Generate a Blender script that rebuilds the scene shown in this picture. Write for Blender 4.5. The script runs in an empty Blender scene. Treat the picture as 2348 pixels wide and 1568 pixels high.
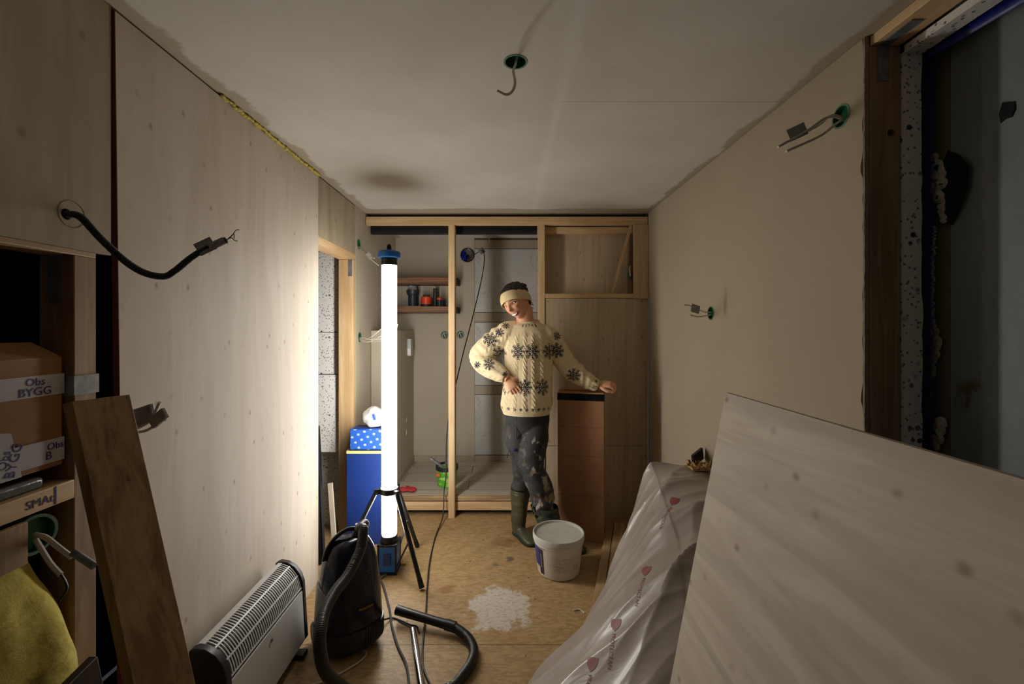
import bpy, bmesh, math, random
import numpy as np
from mathutils import Vector as V, Matrix, noise as mn
R = random.Random(7)
SC = bpy.context.scene
COL = SC.collection

# ---------------------------------------------------------------- camera, world, exposure
cam_d = bpy.data.cameras.new('camera')
cam = bpy.data.objects.new('camera', cam_d)
COL.objects.link(cam)
cam.location = (0, 0, 1.4)
cam.rotation_euler = (math.pi / 2, 0, 0)
cam_d.sensor_width = 36
cam_d.lens = 36 * 990 / 2348
cam_d.shift_x = 13 / 2348
cam_d.shift_y = -31 / 2348
cam_d.clip_start = .02
SC.camera = cam
wd = bpy.data.worlds.new('world')
SC.world = wd
wd.use_nodes = True
wd.node_tree.nodes['Background'].inputs[0].default_value = (.5, .55, .65, 1)
wd.node_tree.nodes['Background'].inputs[1].default_value = .06
vs = SC.view_settings
vs.view_transform = 'Standard'
vs.look = 'None'
vs.gamma = 1
vs.use_curve_mapping = False
vs.exposure = 0.0
LAMP = 27.5          # radiance of the tube lamp

# ---------------------------------------------------------------- helpers
def P(px, py, Y):
    """point at depth Y seen at this place of the photograph"""
    return V(((px - 1161) * Y / 990, Y, 1.4 - (py - 753) * Y / 990))

def lin(c):
    return c / 12.92 if c <= .04045 else ((c + .055) / 1.055) ** 2.4

def C(r, g, b, a=1):
    return (lin(r / 255), lin(g / 255), lin(b / 255), a)

def mul(c, k):
    return (min(1, c[0] * k), min(1, c[1] * k), min(1, c[2] * k), 1)

class NB:
    def __init__(s, name):
        s.m = bpy.data.materials.new(name)
        s.m.use_nodes = True
        s.nt = s.m.node_tree
        s.b = s.nt.nodes['Principled BSDF']
        s.tc = s.nt.nodes.new('ShaderNodeTexCoord').outputs['Object']
    def n(s, typ, ins=None, out=0, **at):
        nd = s.nt.nodes.new('ShaderNode' + typ)
        for k, v in at.items():
            setattr(nd, k, v)
        for k, v in (ins or {}).items():
            s.put(nd.inputs[k], v)
        return nd.outputs[out]
    def put(s, sock, v):
        if isinstance(v, bpy.types.NodeSocket):
            s.nt.links.new(v, sock)
        else:
            sock.default_value = v
    def set(s, k, v):
        s.put(s.b.inputs[k], v)
    def mapp(s, sc, src=None, loc=(0, 0, 0), rot=(0, 0, 0)):
        return s.n('Mapping', {0: src or s.tc, 'Scale': sc, 'Location': loc, 'Rotation': rot})
    def noise(s, vec, scale, detail=4, rough=.55, dist=0):
        return s.n('TexNoise', {'Vector': vec, 'Scale': scale, 'Detail': detail, 'Roughness': rough, 'Distortion': dist})
    def rng(s, v, a, b, c=0., d=1., smooth=True):
        return s.n('MapRange', {0: v, 1: a, 2: b, 3: c, 4: d}, interpolation_type='SMOOTHSTEP' if smooth else 'LINEAR')
    def mix(s, f, a, b, mode='MIX'):
        nd = s.nt.nodes.new('ShaderNodeMix')
        nd.data_type = 'RGBA'
        nd.blend_type = mode
        s.put(nd.inputs[0], f); s.put(nd.inputs[6], a); s.put(nd.inputs[7], b)
        return nd.outputs[2]
    def math(s, op, a, b=0., c=0.):
        return s.n('Math', {0: a, 1: b, 2: c}, operation=op)
    def bump(s, h, strength=.3, dist=.002):
        s.set('Normal', s.n('Bump', {'Height': h, 'Strength': strength, 'Distance': dist}))

def mat(name, col, rough=.6, metal=0., var=.12, vs_=6., bump=.15, bs=60., bd=.001, **kw):
    k = NB(name)
    nz = k.noise(k.tc, vs_, 5)
    k.set('Base Color', k.mix(k.rng(nz, .3, .7), mul(col, 1 - var), mul(col, 1 + var)))
    k.set('Roughness', k.rng(k.noise(k.tc, vs_ * 3, 3), .3, .7, max(0, rough - .06), min(1, rough + .06)))
    k.set('Metallic', metal)
    if bump:
        k.bump(k.noise(k.tc, bs, 4), bump, bd)
    for a, v in kw.items():
        k.set(a.replace('_', ' '), v)
    return k.m

def dull(c, f=.25):
    y = .2126 * c[0] + .7152 * c[1] + .0722 * c[2]
    return tuple(v + (y - v) * f for v in c[:3]) + (1,)

def wood(name, c1, c2, axis=2, knots=.5, rough=.6, ks=4., seed=0, kcol=None, contrast=1.):
    c1, c2 = dull(c1, .18), dull(c2, .18)
    k = NB(name)
    sc = [14., 14., 14.]
    sc[axis] = 1.1
    st = k.mapp(sc, loc=(seed * 3.1, seed * 1.7, seed * .9))
    g1 = k.noise(st, 1.6, 5, .6, .6)
    sc2 = [90., 90., 90.]
    sc2[axis] = 3.
    g2 = k.noise(k.mapp(sc2), 1.3, 3)
    base = k.mix(k.rng(g1, .35, .65), c1, c2)
    base = k.mix(k.math('MULTIPLY', k.rng(g2, .45, .75), .35 * contrast), base, mul(c2, .62))
    sk = [ks, ks, ks]
    sk[axis] = ks * .55
    vo = k.n('TexVoronoi', {'Vector': k.mapp(sk, loc=(seed, seed * 2.3, seed * .7)), 'Scale': 1., 'Randomness': 1.})
    kn = k.rng(k.math('ADD', vo, k.math('MULTIPLY', g2, .04)), .05, .13, 1., 0.)
    kc = kcol or C(92, 55, 28)
    base = k.mix(k.math('MULTIPLY', kn, knots), base, kc)
    k.set('Base Color', base)
    k.set('Roughness', rough)
    k.bump(g2, .25, .0012)
    return k.m

def ply(name, c1, c2, ks=(4, 3.2), knots=.55, gaxis=2, thr=.085, swirl=1.2, kcol=None, plane='yz', lines=.16):
    """birch or spruce plywood face: soft cathedral grain and small pin knots"""
    c1, c2 = dull(c1), dull(c2)
    k = NB(name)
    sc = [7., 7., 7.]
    sc[gaxis] = .8
    g1 = k.noise(k.mapp(sc), 1.0, 6, .62, swirl)
    sc2 = [60., 60., 60.]
    sc2[gaxis] = 4.
    g2 = k.noise(k.mapp(sc2), 1.4, 3)
    w = k.n('TexWave', {'Vector': k.mapp([2.6 if i != gaxis else .3 for i in range(3)]), 'Scale': 3., 'Distortion': 9., 'Detail': 3., 'Detail Scale': .8}, out=1)
    base = k.mix(k.rng(g1, .3, .7), c1, c2)
    base = k.mix(k.math('MULTIPLY', k.rng(w, .5, .95), lines), base, mul(c2, .68))
    base = k.mix(k.math('MULTIPLY', k.rng(g2, .45, .8), .12), base, mul(c2, .6))
    sp_ = k.n('SeparateXYZ', {0: k.tc})
    so_ = k.nt.nodes[-1].outputs
    flat = k.n('CombineXYZ', {0: so_['XYZ'.index(plane[0].upper())], 1: so_['XYZ'.index(plane[1].upper())]})
    flat = k.mapp((ks[0], ks[1], 1), src=flat, loc=(3.3, 1.7, 0))
    vo = k.n('TexVoronoi', {'Vector': flat, 'Scale': 1., 'Randomness': 1.}, voronoi_dimensions='2D')
    vr = k.n('TexVoronoi', {'Vector': flat, 'Scale': 1., 'Randomness': 1.}, out=1, voronoi_dimensions='2D')
    keep = k.rng(k.n('SeparateColor', {0: vr}), .2, .8, .2, 1.)
    kn = k.math('MULTIPLY', k.rng(k.math('ADD', vo, k.math('MULTIPLY', g2, .03)), .02, thr + .015, 1., 0.), keep)
    base = k.mix(k.math('MULTIPLY', kn, knots), base, kcol or C(112, 76, 44))
    k.set('Base Color', base)
    k.set('Roughness', .62)
    k.bump(g2, .15, .0008)
    return k.m

ORG = {}
def tag(o, label=None, cat=None, group=None, kind=None):
    if label: o['label'] = label
    if cat: o['category'] = cat
    if group: o['group'] = group
    if kind: o['kind'] = kind
    return o

def thing(name, loc, label, cat, group=None):
    o = bpy.data.objects.new(name, None)
    o.empty_display_size = .05
    COL.objects.link(o)
    o.location = loc
    ORG[o] = V(loc)
    return tag(o, label, cat, group)

def spline(pts, k=8):
    pts = [V(p) for p in pts]
    if len(pts) < 3:
        return pts
    q = [pts[0] * 2 - pts[1]] + pts + [pts[-1] * 2 - pts[-2]]
    out = []
    for i in range(1, len(q) - 2):
        a, b, c, d = q[i - 1:i + 3]
        for j in range(k):
            t = j / k
            out.append(.5 * ((2 * b) + (c - a) * t + (2 * a - 5 * b + 4 * c - d) * t * t + (3 * b - a - 3 * c + d) * t ** 3))
    out.append(pts[-1])
    return out

def lerp_list(vals, n):
    xs = np.linspace(0, len(vals) - 1, n)
    a = np.array(vals, float)
    if a.ndim == 1:
        return list(np.interp(xs, range(len(vals)), a))
    return [tuple(np.interp(x, range(len(vals)), a[:, i]) for i in range(a.shape[1])) for x in xs]

class MB:
    def __init__(s):
        s.v = []; s.f = []; s.mi = []; s.cur = 0
    def add(s, vs_, fs):
        o = len(s.v)
        s.v += [V(p) for p in vs_]
        s.f += [[i + o for i in f] for f in fs]
        s.mi += [s.cur] * len(fs)
        return s
    def box(s, x0, x1, y0, y1, z0, z1, M=None):
        vs_ = [V((x, y, z)) for z in (z0, z1) for y in (y0, y1) for x in (x0, x1)]
        if M: vs_ = [M @ p for p in vs_]
        return s.add(vs_, [(0, 2, 3, 1), (4, 5, 7, 6), (0, 1, 5, 4), (2, 6, 7, 3), (0, 4, 6, 2), (1, 3, 7, 5)])
    def bar(s, a, b, w, h, up=(0, 0, 1), ext=0):
        """rectangular bar from a to b, w across, h along up"""
        a, b = V(a), V(b)
        t = (b - a).normalized(); u = V(up); x = t.cross(u).normalized(); u = x.cross(t)
        vs_ = [p + x * (w / 2 * i) + u * (h / 2 * j) for p in (a - t * ext, b + t * ext) for j in (-1, 1) for i in (-1, 1)]
        return s.add(vs_, [(0, 2, 3, 1), (4, 5, 7, 6), (0, 1, 5, 4), (2, 6, 7, 3), (0, 4, 6, 2), (1, 3, 7, 5)])
    def loft(s, rings, cap=True, close=True):
        o = len(s.v); n = len(rings[0])
        vs_ = [p for r in rings for p in r]
        fs = []
        for i in range(len(rings) - 1):
            for j in range(n if close else n - 1):
                k = (j + 1) % n
                fs.append((i * n + j, i * n + k, (i + 1) * n + k, (i + 1) * n + j))
        if cap:
            fs.append(tuple(range(n - 1, -1, -1)))
            fs.append(tuple((len(rings) - 1) * n + j for j in range(n)))
        return s.add(vs_, fs)
    def sweep(s, pts, r, n=10, cap=True, ref=None, rnd=False):
        pts = [V(p) for p in pts]
        m = len(pts)
        rad = [r] * m if not isinstance(r, (list, tuple)) else (r if len(r) == m else lerp_list(r, m))
        T = [(pts[min(i + 1, m - 1)] - pts[max(i - 1, 0)]).normalized() for i in range(m)]
        x = V(ref) if ref else (V((0, 0, 1)) if abs(T[0].z) < .9 else V((1, 0, 0)))
        rings = []
        for i in range(m):
            x = (x - T[i] * x.dot(T[i])).normalized()
            y = T[i].cross(x)
            q = rad[i]
            rx, ry = (q, q) if not isinstance(q, (tuple, list)) else q
            rings.append([pts[i] + x * (rx * math.cos(a)) + y * (ry * math.sin(a)) for a in [2 * math.pi * j / n for j in range(n)]])
        if rnd:   # rounded ends
            def endr(i, sg):
                o_ = []
                c = pts[i]; rr = (rings[i][0] - c).length
                for k in ((.5, .866), (.87, .5)) if sg > 0 else ((.87, .5), (.5, .866)):
                    o_.append([c + (p - c) * k[1] + T[i] * (sg * rr * k[0]) for p in rings[i]])
                return o_
            rings = endr(0, -1) + rings + endr(m - 1, 1)
        return s.loft(rings, cap)
    def vloft(s, secs, n=32, cap=True, pw=2.):
        """horizontal sections (cx, cy, z, rx, ry)"""
        rings = []
        for cx, cy, z, rx, ry in secs:
            ring = []
            for j in range(n):
                a = 2 * math.pi * j / n
                ca, sa = math.cos(a), math.sin(a)
                e = 2 / pw
                ring.append(V((cx + rx * math.copysign(abs(ca) ** e, ca), cy + ry * math.copysign(abs(sa) ** e, sa), z)))
            rings.append(ring)
        return s.loft(rings, cap)
    def lathe(s, c, prof, n=32, axis=2, M=None, cap=True):
        c = V(c)
        rings = []
        for r, z in prof:
            ring = []
            for j in range(n):
                a = 2 * math.pi * j / n
                p = [r * math.cos(a), r * math.sin(a), z]
                if axis == 1: p = [p[0], p[2], p[1]]
                if axis == 0: p = [p[2], p[0], p[1]]
                p = V(p)
                ring.append((M @ p if M else p) + c)
            rings.append(ring)
        return s.loft(rings, cap)
    def ball(s, c, r, n=16, m=10, M=None):
        if not isinstance(r, (tuple, list)): r = (r, r, r)
        c = V(c)
        rings = []
        for i in range(m + 1):
            th = math.pi * (i + .02) / (m + .04)
            ring = []
            for j in range(n):
                a = 2 * math.pi * j / n
                p = V((r[0] * math.sin(th) * math.cos(a), r[1] * math.sin(th) * math.sin(a), -r[2] * math.cos(th)))
                ring.append((M @ p if M else p) + c)
            rings.append(ring)
        return s.loft(rings, True)
    def prism(s, poly, axis, a, b):
        """poly in the two other axes, extruded along axis"""
        def mk(u, w, t):
            return V((t, u, w)) if axis == 0 else V((u, t, w)) if axis == 1 else V((u, w, t))
        n = len(poly)
        vs_ = [mk(u, w, a) for u, w in poly] + [mk(u, w, b) for u, w in poly]
        return s.add(vs_, [tuple(range(n)), tuple(range(2 * n - 1, n - 1, -1))] + [(i, (i + 1) % n, n + (i + 1) % n, n + i) for i in range(n)])
    def grid(s, pts, thick=0, nrm=None):
        h = len(pts); w = len(pts[0])
        vs_ = [p for r in pts for p in r]
        fs = [(i * w + j, i * w + j + 1, (i + 1) * w + j + 1, (i + 1) * w + j) for i in range(h - 1) for j in range(w - 1)]
        return s.add(vs_, fs)
    def xf(s, M):
        s.v = [M @ p for p in s.v]
        return s
    def mesh(s, name='m', org=V((0, 0, 0))):
        me = bpy.data.meshes.new(name)
        me.from_pydata([p - org for p in s.v], [], s.f)
        me.polygons.foreach_set('material_index', s.mi)
        bm = bmesh.new(); bm.from_mesh(me)
        bmesh.ops.recalc_face_normals(bm, faces=bm.faces)
        bm.to_mesh(me); bm.free()
        return me
    def build(s, name, mats, parent=None, label=None, cat=None, group=None, kind=None, bevel=0, smooth=True, flat=False, org=None):
        if parent is not None:
            og = ORG[parent]
        elif org is not None:
            og = V(org)
        else:
            xs = [p.x for p in s.v]; ys = [p.y for p in s.v]; zs = [p.z for p in s.v]
            og = V(((min(xs) + max(xs)) / 2, (min(ys) + max(ys)) / 2, min(zs)))
        me = s.mesh(name, og)
        return link(name, me, mats, parent, og, label, cat, group, kind, bevel, smooth)

def link(name, me, mats, parent=None, og=V((0, 0, 0)), label=None, cat=None, group=None, kind=None, bevel=0, smooth=True):
    if not isinstance(mats, (list, tuple)): mats = [mats]
    me.materials.clear()
    for m in mats: me.materials.append(m)
    if smooth:
        me.polygons.foreach_set('use_smooth', [True] * len(me.polygons))
        me.set_sharp_from_angle(angle=.65)
    o = bpy.data.objects.new(name, me)
    COL.objects.link(o)
    ORG[o] = og
    if parent is not None:
        o.parent = parent
    else:
        o.location = og
    if bevel:
        md = o.modifiers.new('bevel', 'BEVEL')
        md.width = bevel; md.segments = 2; md.limit_method = 'ANGLE'; md.angle_limit = .8
    return tag(o, label, cat, group, kind)

def evaluated(o):
    dg = bpy.context.evaluated_depsgraph_get()
    dg.update()
    return bpy.data.meshes.new_from_object(o.evaluated_get(dg))

def cut(o, cutters):
    """boolean holes, applied"""
    tmp = []
    for mb in cutters:
        me = mb.mesh('cutter')
        c = bpy.data.objects.new('cutter', me)
        COL.objects.link(c); tmp.append(c)
        md = o.modifiers.new('cut', 'BOOLEAN')
        md.object = c; md.operation = 'DIFFERENCE'; md.solver = 'EXACT'
    bpy.context.view_layer.update()
    me = evaluated(o)
    o.modifiers.clear()
    o.data = me
    for c in tmp:
        bpy.data.objects.remove(c)
    return o

def fuse(mb, voxel, smooth=4, fac=.5):
    """union of closed shapes as one continuous surface"""
    me = mb.mesh('tmp')
    t = bpy.data.objects.new('tmp', me)
    COL.objects.link(t)
    md = t.modifiers.new('r', 'REMESH')
    md.mode = 'VOXEL'; md.voxel_size = voxel; md.adaptivity = 0
    if smooth:
        sm = t.modifiers.new('s', 'SMOOTH')
        sm.iterations = smooth; sm.factor = fac
    bpy.context.view_layer.update()
    out = evaluated(t)
    bpy.data.objects.remove(t)
    return out

def text(body, size, M, m, parent, name='lettering', ext=.0004, label=None):
    cu = bpy.data.curves.new('txt', 'FONT')
    cu.body = body; cu.size = size; cu.extrude = ext; cu.align_x = 'CENTER'; cu.align_y = 'CENTER'
    cu.resolution_u = 3
    t = bpy.data.objects.new('txt', cu)
    COL.objects.link(t)
    bpy.context.view_layer.update()
    me = evaluated(t)
    bpy.data.objects.remove(t)
    og = ORG[parent]
    for v in me.vertices:
        v.co = M @ v.co - og
    return link(name, me, m, parent, og, label, smooth=False)

def frame(loc, x, up):
    """matrix whose local x is x, local y is up, local z is the normal"""
    x = V(x).normalized(); z = x.cross(V(up)).normalized(); y = z.cross(x)
    M = Matrix((x, y, z)).transposed().to_4x4()
    M.translation = V(loc)
    return M

# ---------------------------------------------------------------- shared materials
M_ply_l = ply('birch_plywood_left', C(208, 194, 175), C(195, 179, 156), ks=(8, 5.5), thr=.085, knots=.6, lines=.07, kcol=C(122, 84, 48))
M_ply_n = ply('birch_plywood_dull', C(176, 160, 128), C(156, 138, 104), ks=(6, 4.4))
M_ply_f = ply('spruce_plywood', C(205, 180, 138), C(184, 156, 112), ks=(7, 4.4), knots=.5, plane='xz')
M_ply_s = ply('birch_plywood_sheet', C(206, 192, 170), C(182, 166, 140), ks=(5.5, 7), knots=.62, gaxis=1, thr=.11, swirl=2.2, lines=.3)
M_gyp = mat('unpainted_plasterboard', C(168, 155, 132), .8, var=.03, vs_=2, bump=.05)
M_gypg = mat('grey_plasterboard', C(178, 168, 150), .8, var=.04, vs_=2, bump=.05)
M_paper = mat('torn_board_edge', C(150, 135, 122), .9, var=.2, vs_=30, bump=.5, bs=200)
M_pine = wood('fresh_pine', C(224, 188, 130), C(206, 163, 102), 2, .5, seed=1)
M_pinex = wood('fresh_pine_across', C(224, 188, 130), C(206, 163, 102), 0, .5, seed=2)
M_piney = wood('fresh_pine_lengthwise', C(224, 188, 130), C(206, 163, 102), 1, .5, seed=3)
M_pined = wood('brown_pine', C(170, 134, 84), C(140, 106, 62), 2, .5, seed=4)  # darker, browner pine than the fresh timber
M_pinedy = wood('old_pine_lengthwise', C(196, 160, 108), C(170, 132, 82), 1, .5, seed=5)
M_black = mat('black_painted_steel', C(24, 24, 27), .45, var=.2)
M_blackp = mat('black_plastic', C(22, 23, 26), .38, var=.15)
M_dark = mat('shade_dark_board', C(38, 34, 28), .9, var=.3)  # dark colour stands for the shade inside cavities and gaps
M_steel = mat('galvanised_steel', C(120, 124, 126), .42, metal=.3, var=.25, vs_=25)
M_chrome = mat('chrome', C(215, 215, 220), .1, metal=1., var=.05, bump=0)
M_green = mat('green_junction_plastic', C(12, 92, 52), .4, var=.15)
M_white = mat('white_plastic', C(222, 220, 214), .38, var=.04, vs_=3, bump=.04)
M_wire = mat('pale_cable_sheath', C(196, 190, 176), .45, var=.06)
M_tape = mat('silver_duct_tape', C(146, 148, 146), .4, metal=.0, var=.2, vs_=30, bump=.5, bs=90)
M_cord = mat('black_rubber_cord', C(30, 30, 30), .5)
M_ink = mat('dark_print', C(24, 24, 40), .6)
# ---------------------------------------------------------------- floor
k = NB('osb_floor_board')
chips = None
base = C(196, 152, 92)
acc = None
for i, (rz, sc) in enumerate(((0.3, 1.), (1.3, 1.25), (2.3, .9))):
    mp = k.mapp((34 * sc, 100 * sc, 1), rot=(0, 0, rz))
    c = k.n('TexVoronoi', {'Vector': mp, 'Scale': 1.}, out=1)
    r = k.n('SeparateColor', {0: c})
    acc = r if acc is None else k.math('ADD', acc, r)
acc = k.math('MULTIPLY', acc, 1 / 3)
col = k.mix(k.rng(acc, .25, .75), C(152, 124, 82), C(176, 148, 104))
fine = k.noise(k.mapp((30, 90, 1), rot=(0, 0, .5)), 3, 4)
col = k.mix(k.math('MULTIPLY', k.rng(fine, .5, .8), .35), col, C(120, 82, 42))
big = k.noise(k.tc, 2.1, 5, .6)
col = k.mix(k.math('MULTIPLY', k.rng(big, .48, .72), .4), col, C(148, 108, 54))
gr = k.noise(k.mapp((1, 1, 1), loc=(5, 2, 0)), 5, 6, .7)
col = k.mix(k.math('MULTIPLY', k.rng(gr, .55, .75), .3), col, C(176, 160, 136))
spk = k.n('TexVoronoi', {'Vector': k.mapp((9, 9, 1)), 'Scale': 1.})
col = k.mix(k.rng(spk, .03, .07, .75, 0.), col, C(40, 32, 26))
sep = k.n('SeparateXYZ', {0: k.tc})
sepY = k.nt.nodes[-1].outputs[1]
sepX = k.nt.nodes[-1].outputs[0]
# joint between two boards
jd = k.math('ABSOLUTE', k.math('SUBTRACT', sepY, .712))
col = k.mix(k.rng(jd, .0012, .003, .8, 0.), col, C(40, 28, 16))
# spilled filler, a worn grey-white patch
px_ = k.math('DIVIDE', k.math('ADD', sepX, .03), .175)
py_ = k.math('DIVIDE', k.math('SUBTRACT', sepY, .965), .19)
rad = k.math('SQRT', k.math('ADD', k.math('MULTIPLY', px_, px_), k.math('MULTIPLY', py_, py_)))
rad = k.math('ADD', rad, k.math('MULTIPLY', k.math('SUBTRACT', k.noise(k.tc, 9, 6, .7), .5), 1.9))
wear = k.rng(k.noise(k.mapp((40, 60, 1)), 1.2, 5, .7), .3, .52)
pm = k.math('MULTIPLY', k.rng(rad, .75, .98, 1., 0.), wear)
col = k.mix(k.math('MULTIPLY', pm, .8), col, C(205, 200, 192))
for bx_, by_, rr_ in ((.12, 1.72, .16), (-.02, 1.63, .1), (-.32, 1.12, .05), (.02, 1.42, .035), (-.06, 1.36, .02)):
    d_ = k.n('VectorMath', {0: k.tc, 1: (bx_, by_, 0)}, operation='DISTANCE', out=1)
    d_ = k.math('ADD', d_, k.math('MULTIPLY', k.math('SUBTRACT', k.noise(k.mapp((7, 16, 1)), 1.4, 5, .7), .5), rr_ * 3))
    col = k.mix(k.rng(d_, rr_ * .3, rr_, .55 if rr_ > .06 else .7, 0.), col, C(128, 84, 36) if rr_ > .04 else C(70, 66, 60))
k.set('Base Color', col)
k.set('Roughness', k.rng(fine, .3, .8, .5, .75))
k.bump(acc, .35, .0015)
M_osb = k.m
mb = MB(); mb.box(-1.6, 1.6, -1.55, 3.7, -.03, 0)
mb.build('floor', M_osb, kind='structure', org=(0, 1.2, 0))

# ---------------------------------------------------------------- ceiling
k = NB('filled_ceiling_board')
sep = k.n('SeparateXYZ', {0: k.tc})
sx = k.nt.nodes[-1].outputs[0]; sy = k.nt.nodes[-1].outputs[1]
col = k.mix(k.rng(k.noise(k.tc, 2.5, 5), .3, .7), C(196, 192, 183), C(206, 203, 196))
ln = k.math('SUBTRACT', k.math('ABSOLUTE', k.math('SUBTRACT', sx, .2)), k.math('MULTIPLY', k.math('SUBTRACT', k.noise(k.mapp((1, 3, 1)), 2, 4), .5), .06))
col = k.mix(k.math('MULTIPLY', k.rng(ln, .0, .035, 1., 0.), .3), col, C(222, 222, 220))
# bare paper left at the edges by the filler
en = k.noise(k.mapp((1, 1, 1)), 4, 5, .65)
ed = k.math('ADD', sx, k.math('MULTIPLY', k.math('SUBTRACT', en, .5), -.22))
bare = k.rng(ed, -1.0, -.975, 1., 0.)
ed2 = k.math('ADD', sx, k.math('MULTIPLY', k.math('SUBTRACT', en, .5), .14))
bare = k.math('MAXIMUM', bare, k.rng(ed2, 1.0, 1.02, 0., 1.))
ed3 = k.math('ADD', sy, k.math('MULTIPLY', k.math('SUBTRACT', en, .5), .1))
bare = k.math('MAXIMUM', bare, k.math('MULTIPLY', k.rng(ed3, 3.06, 3.09, 0., 1.), k.rng(sy, 3.2, 3.22, 1., 0.)))
col = k.mix(bare, col, C(168, 158, 138))
# joint across the right half
jx = k.math('MULTIPLY', k.rng(sx, .2, .22), k.rng(k.math('ABSOLUTE', k.math('SUBTRACT', sy, 1.622)), .001, .0035, 1., 0.))
col = k.mix(k.math('MULTIPLY', jx, .5), col, C(120, 112, 98))
sc_ = k.noise(k.mapp((12, 30, 1), rot=(0, 0, .3)), 1, 4)
col = k.mix(k.math('MULTIPLY', k.rng(sc_, .64, .75), .12), col, C(130, 124, 112))
k.set('Base Color', col); k.set('Roughness', .85)
k.bump(k.noise(k.tc, 14, 5), .2, .002)
M_ceil = k.m
mb = MB(); mb.box(-1.62, 1.6, -1.55, 4.2, 2.252, 2.29)
ceil = mb.build('ceiling', M_ceil, kind='structure', org=(0, 0, 2.252))
cup_c = P(1182, 142, 1.38)
cup_c.z = 2.252
cut(ceil, [MB().lathe(cup_c, [(.036, -.03), (.036, .06)], 28)])

# ---------------------------------------------------------------- outer shell behind everything
def struct(name, mb, m, bevel=0, org=None):
    return mb.build(name, m, kind='structure', bevel=bevel, org=org)
struct('wall_back', MB().box(-1.62, -.75, -1.58, -1.55, 0, 2.252).box(.75, 1.6, -1.58, -1.55, 0, 2.252).box(-.75, .75, -1.58, -1.55, 2.0, 2.252), M_gyp)   # unseen opening behind the camera, added to let dim world light in
struct('light_shell_left', MB().box(-1.66, -1.62, -1.6, 4.3, 0, 2.3), M_dark)  # unseen outer shell, added to stop world light leaking in
struct('light_shell_right', MB().box(1.6, 1.64, -1.6, 4.3, 0, 2.3), M_dark)  # same added light-stopping shell on the right side

# left wall: big leaning-free sheet, upper near sheet, header sheet, bathroom side
mb = MB()
mb.prism([(1.146, 2.244), (2.388, 2.244), (2.388, 0), (1.178, 0)], 0, -1.056, -1.04)
o = struct('wall_left', mb, M_ply_l, org=(-1.04, 1.7, 0))
M_redge = mat('reddish_plywood_edge', C(118, 62, 42), .8)
struct('trim_1', MB().prism([(1.1455, 2.244), (1.1475, 2.244), (1.1795, 0), (1.1775, 0)], 0, -1.056, -1.0395), M_redge)
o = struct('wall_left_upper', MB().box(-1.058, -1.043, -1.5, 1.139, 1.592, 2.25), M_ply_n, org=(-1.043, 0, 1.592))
conduit_p = V((-1.043, 1.024, 1.671))
cut(o, [MB().lathe(conduit_p, [(.013, -.05), (.013, .05)], 20, axis=0)])
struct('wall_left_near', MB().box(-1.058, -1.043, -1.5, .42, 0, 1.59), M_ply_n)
struct('trim_2', MB().box(-1.13, -1.045, .42, 1.10, 1.578, 1.592), wood('header_edge', C(196, 164, 112), C(170, 134, 84), 1, .4, seed=6), bevel=.002)
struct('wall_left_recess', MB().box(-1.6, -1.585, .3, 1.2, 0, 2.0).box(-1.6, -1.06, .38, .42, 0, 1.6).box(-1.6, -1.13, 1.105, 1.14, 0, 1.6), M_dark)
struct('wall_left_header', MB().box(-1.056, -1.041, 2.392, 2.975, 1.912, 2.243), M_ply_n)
o = struct('wall_left_far', MB().box(-1.054, -1.041, 2.982, 4.06, 0, 2.252), M_gypg, org=(-1.041, 3, 0))
cupsL = [(V((-1.041, 3.046, 1.994)), .034), (V((-1.041, 3.064, 1.338)), .034)]
cut(o, [MB().lathe(c, [(r, -.03), (r, .03)], 24, axis=0) for c, r in cupsL])
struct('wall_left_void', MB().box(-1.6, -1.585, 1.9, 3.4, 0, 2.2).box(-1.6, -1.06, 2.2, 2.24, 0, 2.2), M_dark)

# right wall with a jagged sawn edge towards the opening
mb = MB()
n = 110
poly = []
for i in range(n + 1):
    z = 2.25 * i / n
    j = .0045 * (R.random() ** 2) + .004 * mn.noise(V((0, 0, z * 5))) + (.006 if abs(z - 1.87) < .015 or abs(z - 1.19) < .02 else 0)
    poly.append((1.264 + j, z))
poly += [(3.18, 2.25), (3.18, 0)]
mb.prism(poly, 0, 1.045, 1.058)
o = struct('wall_right', mb, M_gyp, org=(1.045, 2, 0))
cupsR = [(V((1.045, 1.349, 2.062)), .034), (V((1.045, 2.206, 1.478)), .034)]
cut(o, [MB().lathe(c, [(r, -.03), (r, .03)], 24, axis=0) for c, r in cupsR])
mb = MB()
pl_ = []
for i in range(260):      # torn paper fringe and gypsum core
    z = 2.25 * i / 259
    pl_.append((1.2585 + .0022 * R.random() ** 2 + .0015 * mn.noise(V((1, 1, z * 18))), z))
mb.prism(pl_ + [(1.2635, 2.25), (1.2635, 0)], 0, 1.0447, 1.0583)
struct('trim_3', mb, M_paper)
struct('wall_right_near', MB().box(1.045, 1.058, -1.5, .55, 0, 2.25), M_gyp)

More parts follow.
